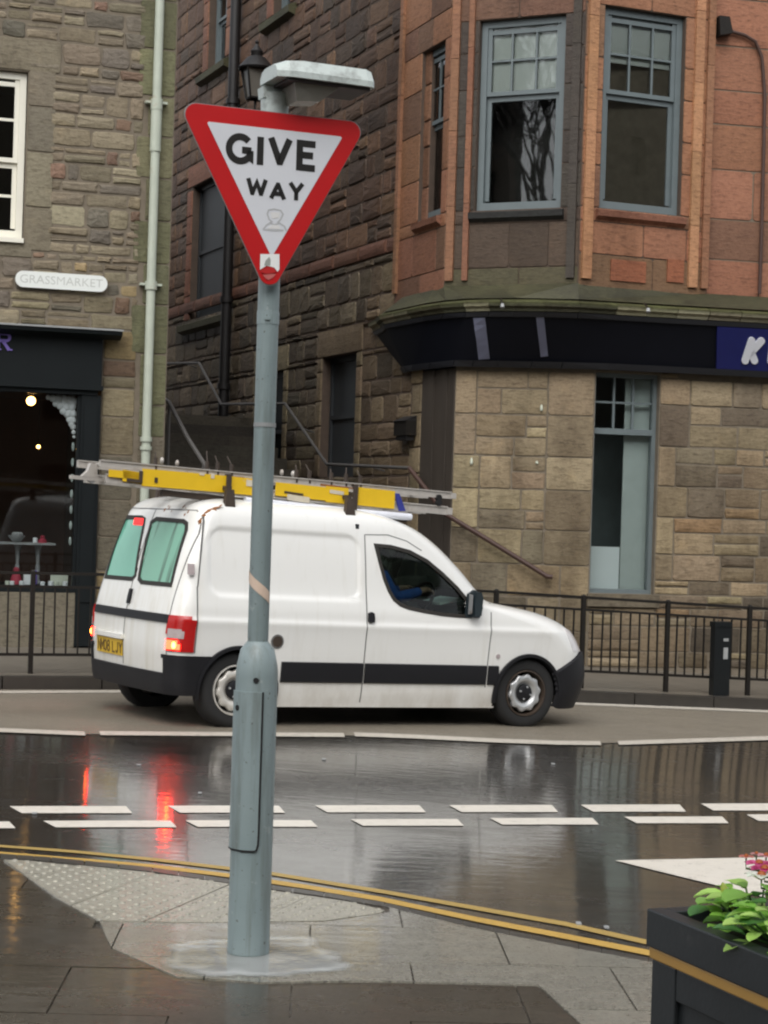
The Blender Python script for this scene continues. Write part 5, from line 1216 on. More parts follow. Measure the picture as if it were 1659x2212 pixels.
seam(Rr, lin((-.69, .41), (-.69, 1.45), 40) + [(-.66, 1.58), (-.60, 1.62)], .008); seam(Rr, lin((.69, .41), (.69, 1.45), 40), .008)
seam(Rr, lin((-.60, 1.625), (.60, 1.625), 30), .008)
# black rubbing strip, in three lengths
def rub(x0, x1):
    mb = MB(); n = 30
    for i in range(n + 1):
        x = x0 + (x1 - x0) * i / n
        for z, o in ((.350, -.004), (.356, .014), (.44, .019), (.505, .014), (.512, -.004)): mb.v.append(tuple(S_(x, z, o)))
    mb.f = [(5 * i + k, 5 * i + 5 + k, 5 * i + 6 + k, 5 * i + 1 + k) for i in range(n) for k in range(4)]; mb.t = [(1, 1, 1)] * len(mb.v)
    mb.f += [(0, 1, 2, 3, 4), tuple(5 * n + k for k in range(5))]
    return mb.build('side_strip', 'plastic', body, smooth=True, sharp=30)
rub(.345, 1.075); rub(1.095, 2.262); rub(2.285, 2.385)
# rear strip, handle, number plate
sp = [vrp(x, y, -.575) for x, y in ((208, 1304), (364, 1325), (362, 1341), (207, 1321))]
strip_ = dense([(sp[0][0], sp[0][1]), (sp[1][0], sp[1][1]), (sp[2][0], sp[2][1]), (sp[3][0], sp[3][1])], .1)
mb = MB(); n = 24
for i in range(n + 1):
    y = sp[0][0] + (sp[1][0] - sp[0][0]) * i / n
    for z, o in ((.770, -.004), (.774, .014), (.832, .014), (.837, -.004)): mb.v.append(tuple(Rr(y, z, o)))
mb.f = [(4 * i + k, 4 * i + 4 + k, 4 * i + 5 + k, 4 * i + 1 + k) for i in range(n) for k in range(3)] + [(0, 1, 2, 3), (4 * n, 4 * n + 1, 4 * n + 2, 4 * n + 3)]; mb.t = [(1, 1, 1)] * len(mb.v)
mb.build('rear_strip', 'plastic', van)
h = vrp(284, 1288, -.565); plate(Rr, [(h[0] - .018, h[1] - .055), (h[0] + .018, h[1] - .055), (h[0] + .022, h[1]), (h[0] + .016, h[1] + .06), (h[0] - .016, h[1] + .06), (h[0] - .022, h[1])], .02, .03, 'plastic', 'handle', rdb, 2)
pq = [vrp(x, y, -.59) for x, y in ((211, 1371), (268, 1380), (266, 1413), (211, 1400))]; y0, y1 = pq[1][0], pq[0][0]; z0, z1 = .468, .592
plt_ = plate(Rr, dense([(y0, z0), (y1, z0), (y1, z1), (y0, z1)], .1), .012, .016, 'plate', 'number_plate', van, 2, False)
rc_ = random.Random(4); b = MB(); PF = lambda x, y, o: Rr(y1 - .035 - x, z0 + .02 + y, .0125 + o)
GL = {'N': [[(0, 0), (0, .08), (.05, 0), (.05, .08)]], 'M': [[(0, 0), (0, .08), (.027, .03), (.055, .08), (.055, 0)]], '0': [arc(.025, .04, .024, .04, 0, 360, 12)], '8': [arc(.025, .022, .024, .022, 0, 360, 10), arc(.025, .061, .021, .019, 0, 360, 10)], 'L': [[(0, .08), (0, 0), (.045, 0)]], 'J': [[(.04, .08), (.04, .015), (.02, 0), (0, .012)]], 'Y': [[(0, .08), (.025, .04), (.05, .08)], [(.025, .04), (.025, 0)]]}
xx = 0.0
for ch in 'NM08 LJY':
    if ch != ' ': strokes(b, [[(p[0] + xx, p[1]) for p in L] for L in GL[ch]], .014, PF, .002)
    xx += .066 if ch != ' ' else .04
k_ = (y1 - y0 - .06) / xx; b.build('plate_characters', 'char', plt_)
b = MB(); 
plate(Rr, dense([(y0 - .02, .60), (y1 + .02, .60), (y1 + .02, .635), (y0 - .02, .635)], .1), .03, .034, 'van', 'plate_hood', van, 2, False)
# tail lamps
for key, sg in (('lamp_near', -1), ('lamp_far', 1)):
    e = piece('tail_light', PCS[key], 'lamp_red', van, .010, True)
    z_of = lambda q: sum(FV[k][2] for k in q) / 4
    y_of = lambda q: abs(sum(FV[k][1] for k in q) / 4)
    piece('reversing_lens', [q for q in PCS[key] if .665 < z_of(q) < .735 and y_of(q) > .71 and y_of(q) < .805], 'lamp_grey', e, .0125, True)
    piece('lit_lens', [q for q in PCS[key] if .58 < z_of(q) < .655 and y_of(q) < .785], 'lamp_lit', e, .0125, True)
    c = Rr(sg * .765, .612, .016); b = MB(); b.ball(c, .024, 10, 7, (.5, 1, 1)); b.build('bulb', 'lamp_core', e, smooth=True)
# side details
hx, hz = vpx(806, 1332, -.82)
plate(S_, [(1.095, .835), (1.145, .835), (1.15, .86), (1.145, .905), (1.12, .915), (1.095, .905)], .022, .03, 'plastic', 'handle', fdoor, 2)
fx, fz = vpx(600, 1386, -.83); ci = [(fx + .042 * math.cos(k * math.pi / 8), fz + .042 * math.sin(k * math.pi / 8)) for k in range(16)]
fc = plate(S_, ci, .008, .012, 'rack', 'fuel_cap', body, 2); ci = [(fx + .055 * math.cos(k * math.pi / 8), fz + .055 * math.sin(k * math.pi / 8)) for k in range(16)]
band(S_, ci, .0, .012, .005, .01, 'seam', 'fuel_cap_ring', body)
ix, iz = vpx(1076, 1418, -.82); ci = [(ix + .02 * math.cos(k * math.pi / 6), iz + .02 * math.sin(k * math.pi / 6)) for k in range(12)]; plate(S_, ci, .006, .01, 'lamp_grey', 'side_repeater', body, 2)
lx, lz = vpx(418, 1230, -.80); plate(S_, dense([(lx - .03, lz - .04), (lx + .02, lz - .04), (lx + .02, lz + .04), (lx - .03, lz + .04)], .05), .012, .02, 'lamp_grey', 'hinge', body, 2)
# rust spots on the roof edge above the doors
b = MB(); rr_ = random.Random(9)
for px, py in ((352, 1096), (360, 1104), (348, 1092), (384, 1096), (392, 1104), (378, 1092), (416, 1098), (424, 1106), (428, 1094), (420, 1112), (432, 1102), (425, 1090), (345, 1100), (388, 1110), (434, 1120), (426, 1126)):
    y, z = vrp(px, py, -.43); z = min(z, 1.69)
    try: c = Rr(max(-.66, min(.6, y)), z, .001)
    except Exception: continue
    k = 7; r = rr_.uniform(.006, .018); ring = [Rr(max(-.68, c.y + r * math.cos(t * 6.283 / k) * rr_.uniform(.4, 1.2)), min(1.72, z + 1.3 * r * math.sin(t * 6.283 / k) * rr_.uniform(.4, 1.2)), .0025) for t in range(k)]
    b.add([Rr(max(-.68, c.y), z, .004)] + ring, [(0, i + 1, (i + 1) % k + 1) for i in range(k)])
b.build('rust_spots', 'rust', body, fix=False)
# wing mirrors
for sgn in (-1, 1):
    b = MB(); mx, mz = 2.06, 1.0
    ring0 = [(mx - .035, mz - .10), (mx + .10, mz - .10), (mx + .125, mz - .02), (mx + .105, mz + .10), (mx + .03, mz + .125), (mx - .02, mz + .09)]
    b.prism([Vector((x, sgn * .80, z)) for x, z in ring0], Vector((0, sgn * .03, 0))); 
    ring1 = [(mx - .0, mz - .09), (mx + .06, mz - .08), (mx + .07, mz + .06), (mx + .05, mz + .11), (mx + .0, mz + .11), (mx - .01, mz)]
    b.prism([Vector((x, sgn * .825, z)) for x, z in ring1], Vector((.01, sgn * .07, 0)))
    mo = b.build('wing_mirror', 'mirror', van); b = MB(); b.prism([Vector((mx - .022, sgn * (.84 + y), z)) for y, z in ((0, mz - .075), (.05, mz - .065), (.05, mz + .085), (.0, mz + .09))], Vector((-.004, 0, 0))); b.build('mirror_glass', 'steel', mo)
# wheels
def wheel(hub, sgn, m, steer=0.0):
    c = Vector((hub[0], sgn * .79, .285)); ax = Vector((math.sin(steer) * -sgn, sgn * math.cos(steer), 0)); b = MB()
    b.lathe([(.185, -.17), (.275, -.175), (.296, -.15), (.30, -.09), (.296, -.03), (.278, -.004), (.245, .004), (.20, 0.0), (.19, -.02)], c, ax, 40); t = b.build('wheel', 'rubber', van, smooth=True, sharp=50)
    b = MB(); b.lathe([(.193, -.02), (.193, .002), (.182, .004), (.176, -.03), (.17, -.07), (.0, -.075)], c, ax, 40); b.build('rim', 'rustysteel' if m == 'rustysteel' else 'rack', t, smooth=True, sharp=40)
    b = MB(); b.lathe([(.0, -.068), (.168, -.066)], c, ax, 40); b.build('wheel_back', 'darkhole', t)
    b = MB(); sc_ = lambda r, th: r * (1 + .055 * math.cos(10 * th)) if r > .12 else r
    b.lathe([(.152, -.05), (.152, -.018), (.140, -.008), (.112, -.006), (.096, -.016), (.080, -.036), (.0, -.04)], c, ax, 100, sc_); b.build('wheel_disc', m, t, smooth=True, sharp=50)
    b = MB(); b.lathe([(.072, -.036), (.07, -.016), (.05, -.008), (0, -.006)], c, ax, 24); b.build('hub_cap', 'plastic', t, smooth=True, sharp=40)
    b = MB()
    for k in range(4): th = k * math.pi / 2 + .5; a = ax.orthogonal().normalized(); bb = ax.cross(a); p = c + (a * math.cos(th) + bb * math.sin(th)) * .052; b.lathe([(.009, -.02), (.009, .0), (0, .002)], p, ax, 6)
    b.build('wheel_nuts', 'steel', t)
    return t
wheel(rhub, -1, 'rustysteel'); wheel(rhub, 1, 'rustysteel'); wheel(fhub, -1, 'steel', -.06); wheel(fhub, 1, 'steel', -.06)
# underbody and wheel wells
b = MB(); b.box((1.35, 0, .30), (2.0, 1.42, .2)); b.box((1.4, 0, .36), (3.6, .9, .3)); b.box((1.2, .1, .17), (1.6, .35, .07)); b.box((-.3, 0, .42), (.35, 1.2, .2)); b.box((3.1, 0, .42), (.3, 1.2, .3)); b.build('underbody', 'darkhole', van)
for hb in (rhub, fhub):
    for sgn in (-1, 1):
        b = MB(); k = 18
        arcp = [(hb[0] + (AR + .005) * math.cos(math.pi * i / k), hb[1] + (AR + .005) * math.sin(math.pi * i / k)) for i in range(k + 1)]
        b.v = [(x, sgn * y, z) for x, z in arcp for y in (.835 - (.035 if z < .45 else .02), .45)]; b.f = [(2 * i, 2 * i + 2, 2 * i + 3, 2 * i + 1) for i in range(k)]; b.f.append(tuple(2 * i + 1 for i in range(k + 1))); b.t = [(1, 1, 1)] * len(b.v); b.build('wheel_arch', 'darkhole', van, fix=False)
# cab: bulkhead, dashboard, seat, steering wheel
b = MB(); b.box((1.02, 0, 1.05), (.03, 1.40, 1.1)); b.build('bulkhead', 'interior', van)
b = MB(); b.prism([(2.05, -.70, .55), (2.35, -.70, .6), (2.35, -.70, 1.02), (2.05, -.70, .98), (1.88, -.70, .88), (1.95, -.70, .70)], (0, 1.4, 0)); b.build('dashboard', 'interior', van)
b = MB(); b.box((1.6, 0, .36), (1.3, 1.4, .05)); b.build('cab_floor', 'interior', van)
for sgn in (-1, 1):
    b = MB(); b.prism([(1.12, sgn * .38 - .24, .55), (1.60, sgn * .38 - .24, .58), (1.62, sgn * .38 - .24, .68), (1.2, sgn * .38 - .24, .68), (1.10, sgn * .38 - .24, 1.22), (1.04, sgn * .38 - .24, 1.22)], (0, .48, 0)); b.box((1.09, sgn * .38, 1.31), (.09, .26, .17)); b.build('seat', 'seatcloth', van)
b = MB(); cS = Vector((1.83, -.40, 1.0)); ax = Vector((-.85, 0, .5)).normalized(); a = Vector((0, 1, 0)); bb = ax.cross(a); b.tube([cS + (a * math.cos(k * math.pi / 12) + bb * math.sin(k * math.pi / 12)) * .18 for k in range(25)], .014, 8, False); b.tube([cS - ax * .02, cS - ax * .3], .03, 8); b.tube([cS + a * .17, cS - a * .17], .012, 6); b.build('steering_wheel', 'plastic', van)
b = MB(); b.prism([(1.90, -.62, .985), (2.12, -.62, 1.03), (2.10, -.62, 1.05), (1.9, -.62, 1.0)], (0, .3, 0)); o = b.build('papers', 'paper'); o.matrix_world = VM; tag(o, 'pale papers lying on the dashboard of the white van', 'papers')
# ---- driver
def skin_body(name, nodes, edges, m, parent, mw, lv=2):
    me = bpy.data.meshes.new(name); me.from_pydata([n_[0] for n_ in nodes], edges, []); o = bpy.data.objects.new(name, me); LINK(o)
    mo = o.modifiers.new('skin', 'SKIN'); mo.use_smooth_shade = True
    for i, n_ in enumerate(nodes): me.skin_vertices[0].data[i].radius = n_[1] if isinstance(n_[1], tuple) else (n_[1], n_[1])
    me.skin_vertices[0].data[0].use_root = True
    sb = o.modifiers.new('sub', 'SUBSURF'); sb.levels = lv; sb.render_levels = lv
    dg = bpy.context.evaluated_depsgraph_get(); m2 = bpy.data.meshes.new_from_object(o.evaluated_get(dg)); bpy.data.objects.remove(o)
    m2.materials.clear(); m2.materials.append(M[m]); m2.polygons.foreach_set('use_smooth', [True] * len(m2.polygons)); o = bpy.data.objects.new(name, m2); LINK(o); o['org'] = (0, 0, 0)
    if parent: o.parent = parent
    if mw is not None: o.matrix_world = mw
    return o
yD = -.38
PM = VM @ Matrix.Translation((.11, -.03, .07))
nodes = [((1.30, yD, .76), (.15, .13)), ((1.25, yD, .95), (.145, .115)), ((1.22, yD, 1.12), (.165, .105)), ((1.22, yD, 1.20), (.07, .07)), ((1.24, yD, 1.27), (.052, .052)), ((1.26, yD, 1.36), (.075, .085)), ((1.255, yD, 1.46), (.07, .085)), ((1.25, yD, 1.50), (.03, .04))]
edges = [(i, i + 1) for i in range(7)]
for sgn in (-1, 1):
    k = len(nodes); nodes += [((1.22, yD + sgn * .19, 1.12), .062), ((1.34, yD + sgn * .22, .95), .048), ((1.56, yD + sgn * .17, 1.0), .034), ((1.66, yD + sgn * .155, 1.03), .028)]; edges += [(2, k), (k, k + 1), (k + 1, k + 2), (k + 2, k + 3)]
    for f in range(4):
        j = len(nodes); nodes += [((1.705, yD + sgn * (.135 + f * .018), 1.05 - f * .006), .0095), ((1.735, yD + sgn * (.14 + f * .018), 1.035 - f * .006), .009), ((1.735, yD + sgn * (.143 + f * .017), 1.01 - f * .006), .008)]; edges += [(k + 3, j), (j, j + 1), (j + 1, j + 2)]
    j = len(nodes); nodes += [((1.69, yD + sgn * .125, 1.03), .010), ((1.71, yD + sgn * .12, 1.01), .009)]; edges += [(k + 3, j), (j, j + 1)]
    k = len(nodes); nodes += [((1.36, yD + sgn * .10, .74), .095), ((1.74, yD + sgn * .11, .80), .068), ((1.95, yD + sgn * .11, .52), .05), ((2.0, yD + sgn * .11, .43), .042), ((2.08, yD + sgn * .11, .42), .035)]; edges += [(0, k), (k, k + 1), (k + 1, k + 2), (k + 2, k + 3), (k + 3, k + 4)]
per = skin_body('person', nodes, edges, 'skin', None, PM, 1); tag(per, 'driver in a blue jacket sitting at the wheel of the white van', 'person')
jn = [((1.30, yD, .76), (.165, .145)), ((1.25, yD, .95), (.16, .13)), ((1.22, yD, 1.12), (.18, .12)), ((1.225, yD, 1.20), (.08, .08))]; je = [(0, 1), (1, 2), (2, 3)]
for sgn in (-1, 1): k = len(jn); jn += [((1.22, yD + sgn * .19, 1.12), .076), ((1.34, yD + sgn * .22, .95), .062), ((1.54, yD + sgn * .175, .995), .046), ((1.63, yD + sgn * .158, 1.02), .04)]; je += [(2, k), (k, k + 1), (k + 1, k + 2), (k + 2, k + 3)]
skin_body('jacket', jn, je, 'blue_cloth', per, None, 2)
tn = [((1.32, yD, .74), (.15, .13))]; te = []
for sgn in (-1, 1): k = len(tn); tn += [((1.38, yD + sgn * .10, .74), .108), ((1.74, yD + sgn * .11, .80), .08), ((1.94, yD + sgn * .11, .53), .06)]; te += [(0, k), (k, k + 1), (k + 1, k + 2)]
skin_body('trousers', tn, te, 'jeans', per, None, 1)
b = MB(); b.ball((1.235, yD, 1.43), .10, 14, 10, (1.0, .9, 1.0)); hv = [(i, v) for i, v in enumerate(b.v)]
for i, v in hv:
    if v[0] > 1.29 and v[2] < 1.47: b.v[i] = (1.26, v[1] * .98 + yD * .02, v[2])
b.build('hair', 'hair', per, smooth=True)
b = MB(); b.prism([(1.338, yD - .012, 1.37), (1.338, yD + .012, 1.37), (1.372, yD, 1.365), (1.338, yD, 1.41)], (0.001, 0, 0)); b.build('nose', 'skin', per)
b = MB()
for sgn in (-1, 1): b.ball((1.335, yD + sgn * .03, 1.405), .009, 8, 6)
b.build('eyes', 'hair', per); b = MB(); b.box((1.342, yD, 1.333), (.008, .045, .008)); b.build('mouth', 'hair', per)
b = MB()
for sgn in (-1, 1): b.ball((1.25, yD + sgn * .084, 1.385), .03, 8, 6, (.6, .35, 1))
b.build('ears', 'skin', per, smooth=True)
# ---- roof rack and ladders
for px in (486, 746):
    x, z = vpx(px, 1085, -.55); zt_ = 1.70
    rb = MB(); rb.box((x, 0, 1.812), (.04, 1.22, .03)); r_ = rb.build('roof_bar', 'rack', van)
    for sgn in (-1, 1): rb = MB(); rb.prism([(x - .045, sgn * .60, 1.66), (x + .045, sgn * .60, 1.66), (x + .03, sgn * .59, 1.80), (x - .03, sgn * .59, 1.80)], (0, sgn * .045, 0)); rb.build('roof_bar_foot', 'rack', r_)
yl = -.50
LX = lambda px, py: vpx(px, py, yl)
def bar3(mb, A, B, y, hgt, th):
    a, c = Vector((A[0], y, A[1])), Vector((B[0], y, B[1])); return mb.hexa([a + Vector((0, -th / 2, -hgt / 2)), c + Vector((0, -th / 2, -hgt / 2)), c + Vector((0, th / 2, -hgt / 2)), a + Vector((0, th / 2, -hgt / 2)), a + Vector((0, -th / 2, hgt / 2)), c + Vector((0, -th / 2, hgt / 2)), c + Vector((0, th / 2, hgt / 2)), a + Vector((0, th / 2, hgt / 2))])
sections = (('upper', (215, 1001), (972, 1070), .058, 'upper aluminium ladder section lying on the yellow boarded one', .42), ('lower', (228, 1033), (964, 1103), .07, 'lower aluminium ladder with yellow side boards on the van roof', .40))
for nm, a, c, hgt, lab, wdt in sections:
    A, B = LX(*a), LX(*c); lad = empty('ladder', VM @ Vector((A[0], yl, A[1])), lab, 'ladder', 'ladders on the van roof', mw=VM)
    for y in (yl, yl + wdt):
        b = MB(); bar3(b, A, B, y, hgt, .028)
        for s_ in (-1, 1): bar3(b, (A[0], A[1] + s_ * hgt * .42), (B[0], B[1] + s_ * hgt * .42), y - .008, hgt * .16, .03)
        b.build('rail', 'alu', lad)
    nr = 12; rm = MB(); rm.tube([(0, .014, 0), (0, wdt - .014, 0)], .016, 8); rme = rm.mesh('rung', smooth=True); rme.materials.append(M['alu'])
    for i in range(nr): t = (i + .5) / nr; o = bpy.data.objects.new('rung', rme); LINK(o); o.parent = lad; o.location = (A[0] + (B[0] - A[0]) * t, yl, A[1] + (B[1] - A[1]) * t)
    if nm == 'lower':
        yb = yl - .026
        for x0, y0_, x1, y1_, h_ in ((262, 1028, 300, 1034, .085), (232, 1023, 296, 1029, .055), (304, 1032, 484, 1047, .13), (492, 1048, 558, 1055, .13), (592, 1057, 700, 1068, .105), (620, 1073, 652, 1078, .055), (700, 1068, 748, 1073, .125), (770, 1073, 848, 1081, .145)):
            P, Q = LX(x0, y0_), LX(x1, y1_); dz = (Q[1] - P[1]); b = MB(); zc_ = -.004
            bar3(b, (P[0], P[1] - zc_), (Q[0], Q[1] - zc_), yb, h_, .012); b.build('side_board', 'yellow', lad)
        P = LX(848, 1066), LX(858, 1066), LX(872, 1104), LX(858, 1104); b = MB(); b.prism([Vector((p[0], yb - .008, p[1])) for p in P], (0, .012, 0)); b.build('end_plate', 'blue', lad)
        for x0, y0_, w_, h_ in ((540, 1044, .10, .05), (723, 1063, .13, .03), (455, 1028, .03, .04), (432, 1024, .04, .02), (640, 1076, .2, .045)):
            P = LX(x0, y0_); b = MB(); bar3(b, (P[0] - w_ / 2, P[1] + w_ * .02), (P[0] + w_ / 2, P[1] - w_ * .05), yb - .0085, h_, .004); b.build('label', 'paleyellow', lad)
        for x0, y0_, w_, h_ in ((283, 1037, .10, .025), (300, 1030, .03, .09), (333, 1037, .025, .04), (630, 1064, .17, .015)):
            b = MB(); P = LX(x0, y0_); bar3(b, (P[0] - w_ / 2, P[1]), (P[0] + w_ / 2, P[1] - w_ * .06), yb - .010, h_, .004); b.build('dark_tape', 'rack', lad)
    else:
        for x0, x1, y0_ in ((390, 525, 1024), (690, 770, 1048), (790, 820, 1058)): b = MB(); P, Q = LX(x0, y0_ - 1), LX(x1, y0_ + 9); bar3(b, P, Q, yl - .018, .016, .006); b.build('brown_tape', 'rust', lad)
    fe = MB()
    for y in (yl, yl + wdt):
        bar3(fe, (B[0] - .005, B[1]), (B[0] + .05, B[1] - .004), y, hgt * .8, .04)
    fe.build('rubber_foot', 'alu', lad)
    b = MB(); P = LX(944, 1086 if nm == 'lower' else 1075); b.lathe([(.026, 0), (.026, -.035), (0, -.036)], (P[0], yl - .004, P[1]), (0, 1, 0), 12); b.build('pulley', 'darkhole', lad)
# straps, clips and wires
for px, y0_, y1_ in ((489, 1026, 1082), (762, 1048, 1104)):
    P, Q = LX(px, y0_), LX(px - 2, y1_); b = MB(); b.box((P[0], yl - .05, (P[1] + Q[1]) / 2), (.04, .012, P[1] - Q[1])); b.box((P[0], yl + .2, P[1] + .0), (.04, .5, .012)); b.build('strap', 'rack', van)
for px, py, h_ in ((336, 1000, .05), (447, 1008, .09), (470, 1010, .06), (500, 1014, .07), (640, 1026, .05), (668, 1028, .06), (715, 1032, .04), (747, 1034, .06), (778, 1038, .05)):
    b = MB(); P = LX(px, py); b.box((P[0], yl, P[1] - .01), (.016, .036, .10)); b.tube([(P[0], yl, P[1] + .03), (P[0] + rnd.uniform(-.03, .03), yl + .05, P[1] + .03 + h_)], .005, 6); b.build('clip', 'rack', van)
for px, py in ((362, 996), (622, 1022), (646, 1025), (395, 1002)): b = MB(); P = LX(px, py); b.ball((P[0], yl + .1, P[1] + .005), .022, 6, 5, (.7, 1, 1.2)); b.build('cable_end', 'alu', van, smooth=True)
# long bar poking out at the back
A, B = LX(163, 1030), LX(340, 1034); e = empty('roof_pole', VM @ Vector((A[0], yl + .1, A[1])), 'grey metal pole poking out behind the ladders', 'pole', mw=VM)
b = MB(); bar3(b, (A[0], A[1]), (B[0] + 1.2, B[1] - .08), yl + .10, .028, .04); b.build('pole_bar', 'alu', e)
P = LX(205, 1020); b = MB(); b.prism([(P[0] - .07, yl + .08, P[1] - .04), (P[0] + .06, yl + .08, P[1] - .04), (P[0] + .05, yl + .08, P[1] + .06), (P[0] - .0, yl + .08, P[1] + .07), (P[0] - .02, yl + .08, P[1] + .01)], (0, .05, 0)); b.build('bracket', 'alu', e)
b = MB(); P = LX(206, 1036); b.prism([(P[0] - .06, yl + .085, P[1] + .01), (P[0] + .06, yl + .085, P[1] + .01), (P[0] + .02, yl + .085, P[1] - .03)], (0, .03, 0)); b.build('hook', 'lead', e)
A, B = LX(764, 1106), LX(884, 1117); e = empty('plastic_tube', VM @ Vector((A[0], yl - .02, A[1])), 'white plastic tube strapped under the front of the ladders', 'tube', mw=VM)
b = MB(); b.tube([(A[0] - 1.0, yl - .02, A[1] + .03), (A[0], yl - .02, A[1]), (B[0], yl - .02, B[1])], .03, 12); b.build('tube', 'whiteplastic', e, smooth=True, sharp=40)
A, B = LX(330, 1062), LX(905, 1128); e = empty('ladder_shade_bar', VM @ Vector((A[0], -.3, A[1])), 'long dark bar standing in for the shadow under the ladders', 'shade_bar', mw=VM)  # dark bar added to imitate the shadow between ladders and roof
A, B = LX(352, 1064), LX(880, 1122); b = MB(); bar3(b, A, B, yl + .03, .045, .05); b.build('shade_bar', 'rack', e)
# ================================================================== GIVE WAY SIGN, its post and lamp
pb = ground(536, 2058, .02); PX, PY, PZ = pb.x, pb.y, pb.z
post = empty('sign_post', pb, 'grey green steel sign post with a wider base and a small door', 'post')
zj = at(560, 1452, PY).z; zj0 = at(560, 1385, PY).z; ztop = at(585, 205, PY).z
b = MB(); rB = .0795
b.lathe([(rB * 1.0, PZ - .05), (rB, zj - .015), (rB * 1.0, zj), (rB * .96, zj + .03), (rB * .80, zj0 - .03), (rB * .58, zj0 - .008), (.04, zj0)], (PX, PY, 0), (0, 0, 1), 40); b.build('post_base', 'pole', post, smooth=True, sharp=35)
b = MB(); b.lathe([(.0385, zj0 - .02), (.0385, zj0 + .005), (.0395, zj0 + .01), (.0415, ztop)], (PX, PY, 0), (0, 0, 1), 28); b.build('post_shaft', 'pole', post, smooth=True, sharp=35)
# door: curved plate on the left front of the base
za, zb_ = at(525, 1490, PY).z, at(525, 1828, PY).z; b = MB(); n = 10
aL = [R(-176 + 106 * i / n) for i in range(n + 1)]
for z in (zb_, za):
    for r in (rB + .006, rB - .004): b.v += [(PX + math.cos(t) * r, PY + math.sin(t) * r, z) for t in aL]
k = n + 1; b.f = [(i, i + 1, 2 * k + i + 1, 2 * k + i) for i in range(n)] + [(2 * k + i, 2 * k + i + 1, 3 * k + i + 1, 3 * k + i) for i in range(n)] + [(i, i + 1, k + i + 1, k + i) for i in range(n)] + [(0, k, 3 * k, 2 * k), (n, k + n, 3 * k + n, 2 * k + n)]; b.t = [(1, 1, 1)] * len(b.v)
dr = b.build('post_door', 'pole', post, smooth=True, sharp=35)
pp = lambda deg, z, r=rB + .004: Vector((PX + math.cos(R(deg)) * r, PY + math.sin(R(deg)) * r, z))
b = MB(); b.tube([pp(-69, za), pp(-69, zb_ + .05), pp(-70, zb_ + .02), pp(-74, zb_ + .0), pp(-82, zb_ - .004), pp(-110, zb_ - .004), pp(-150, zb_ - .004), pp(-175, zb_ - .004)], .0045, 6); b.build('door_gap', 'darkhole', dr)
b = MB(); b.lathe([(.011, -.004), (.011, .004), (0, .004)], pp(-140, at(510, 1525, PY).z, rB + .004), pp(-140, 0, 1) - Vector((PX, PY, 0)), 10); b.lathe([(.012, -.004), (.01, .004), (0, .004)], pp(-88, at(556, 1466, PY).z, rB), (0, -1, 0), 10); b.build('lock', 'darkhole', dr)
z = at(570, 918, PY).z; b = MB(); b.lathe([(.0425, z - .008), (.0425, z + .008)], (PX, PY, 0), (0, 0, 1), 24); b.build('joint_ring', 'sign_back', post)
z1_ = at(560, 1262, PY).z; b = MB()
tp = []
for i in range(13): t = R(-172 + 150 * i / 12); tp.append((t, z1_ + .035 - .085 * i / 12))
for t, z in tp: b.v += [(PX + math.cos(t) * .0418, PY + math.sin(t) * .0418, z + h_) for h_ in (-.022, .022)] + [(PX + math.cos(t) * .038, PY + math.sin(t) * .038, z + h_) for h_ in (-.022, .022)]
b.f = [(4 * i, 4 * i + 4, 4 * i + 5, 4 * i + 1) for i in range(12)]; b.t = [(1, 1, 1)] * len(b.v); b.build('tape_band', 'tape', post, fix=False)
z = at(580, 690, PY).z; b = MB(); b.lathe([(.0425, z - .02), (.0428, z + .02), (.0425, z + .03)], (PX, PY, 0), (0, 0, 1), 24, None); 
b.box((PX, PY - .045, z), (.02, .008, .012)); b.build('sign_clamp', 'pole', post)
# the sign
SYAW = 22; WS = Wall(PX, PY, SYAW); so = .075; sz = .5
sgn_ = empty('give_way_sign', WS.p(0, 2.6, so), 'red and white triangular road sign reading GIVE WAY', 'sign')
hS = lambda px, py: WS.hit(px, py, so)
def tri(cs, r, n=7):
    pts = []; m = len(cs)
    for i in range(m):
        p, a, c = Vector(cs[i]), Vector(cs[i - 1]), Vector(cs[(i + 1) % m]); d1 = (a - p).normalized(); d2 = (c - p).normalized(); ang = d1.angle(d2); bis = (d1 + d2).normalized(); o = p + bis * r / math.sin(ang / 2); s_ = p + d1 * r / math.tan(ang / 2); e_ = p + d2 * r / math.tan(ang / 2)
        a0 = math.atan2((s_ - o).y, (s_ - o).x); a1 = math.atan2((e_ - o).y, (e_ - o).x); da = (a1 - a0 + math.pi) % (2 * math.pi) - math.pi
        pts += [(o.x + r * math.cos(a0 + da * k / n), o.y + r * math.sin(a0 + da * k / n)) for k in range(n + 1)]
    return pts
xl, xr_ = hS(402, 243)[0], hS(777, 285)[0]; zt_ = (hS(440, 219)[1] + hS(740, 266)[1]) / 2; zb_ = hS(585, 617)[1]; xc = (xl + xr_) / 2
rC = .042; ex = rC * (math.sqrt(3) - 1); ha = (xr_ - xl) / 2 + ex
cs = [(xc - ha, zt_), (xc + ha, zt_), (xc + hS(585, 617)[0] * 0, zb_ - rC)]
out = tri(cs, rC); b = MB(); b.prism([WS.p(x, z, so - .003) for x, z in out], WS.n * .003); b.build('sign_face', 'sign_red', sgn_)
b = MB(); b.prism([WS.p(xc + (x - xc) * 1.012, (z - 2.95) * 1.012 + 2.95, so - .006) for x, z in out], WS.n * .0028); b.build('sign_back', 'sign_back', sgn_)
ic = [hS(446, 261), hS(740, 297), hS(585, 556)]; zt2 = (ic[0][1] + ic[1][1]) / 2; xi0, xi1 = ic[0][0], ic[1][0]; xm = (xi0 + xi1) / 2
inn = tri([(xi0, zt2), (xi1, zt2), (xm + .0, ic[2][1])], .006, 4); b = MB(); b.prism([WS.p(x, z, so + .0005) for x, z in inn], WS.n * .001); wp_face = b.build('white_panel', 'sign_white', sgn_)
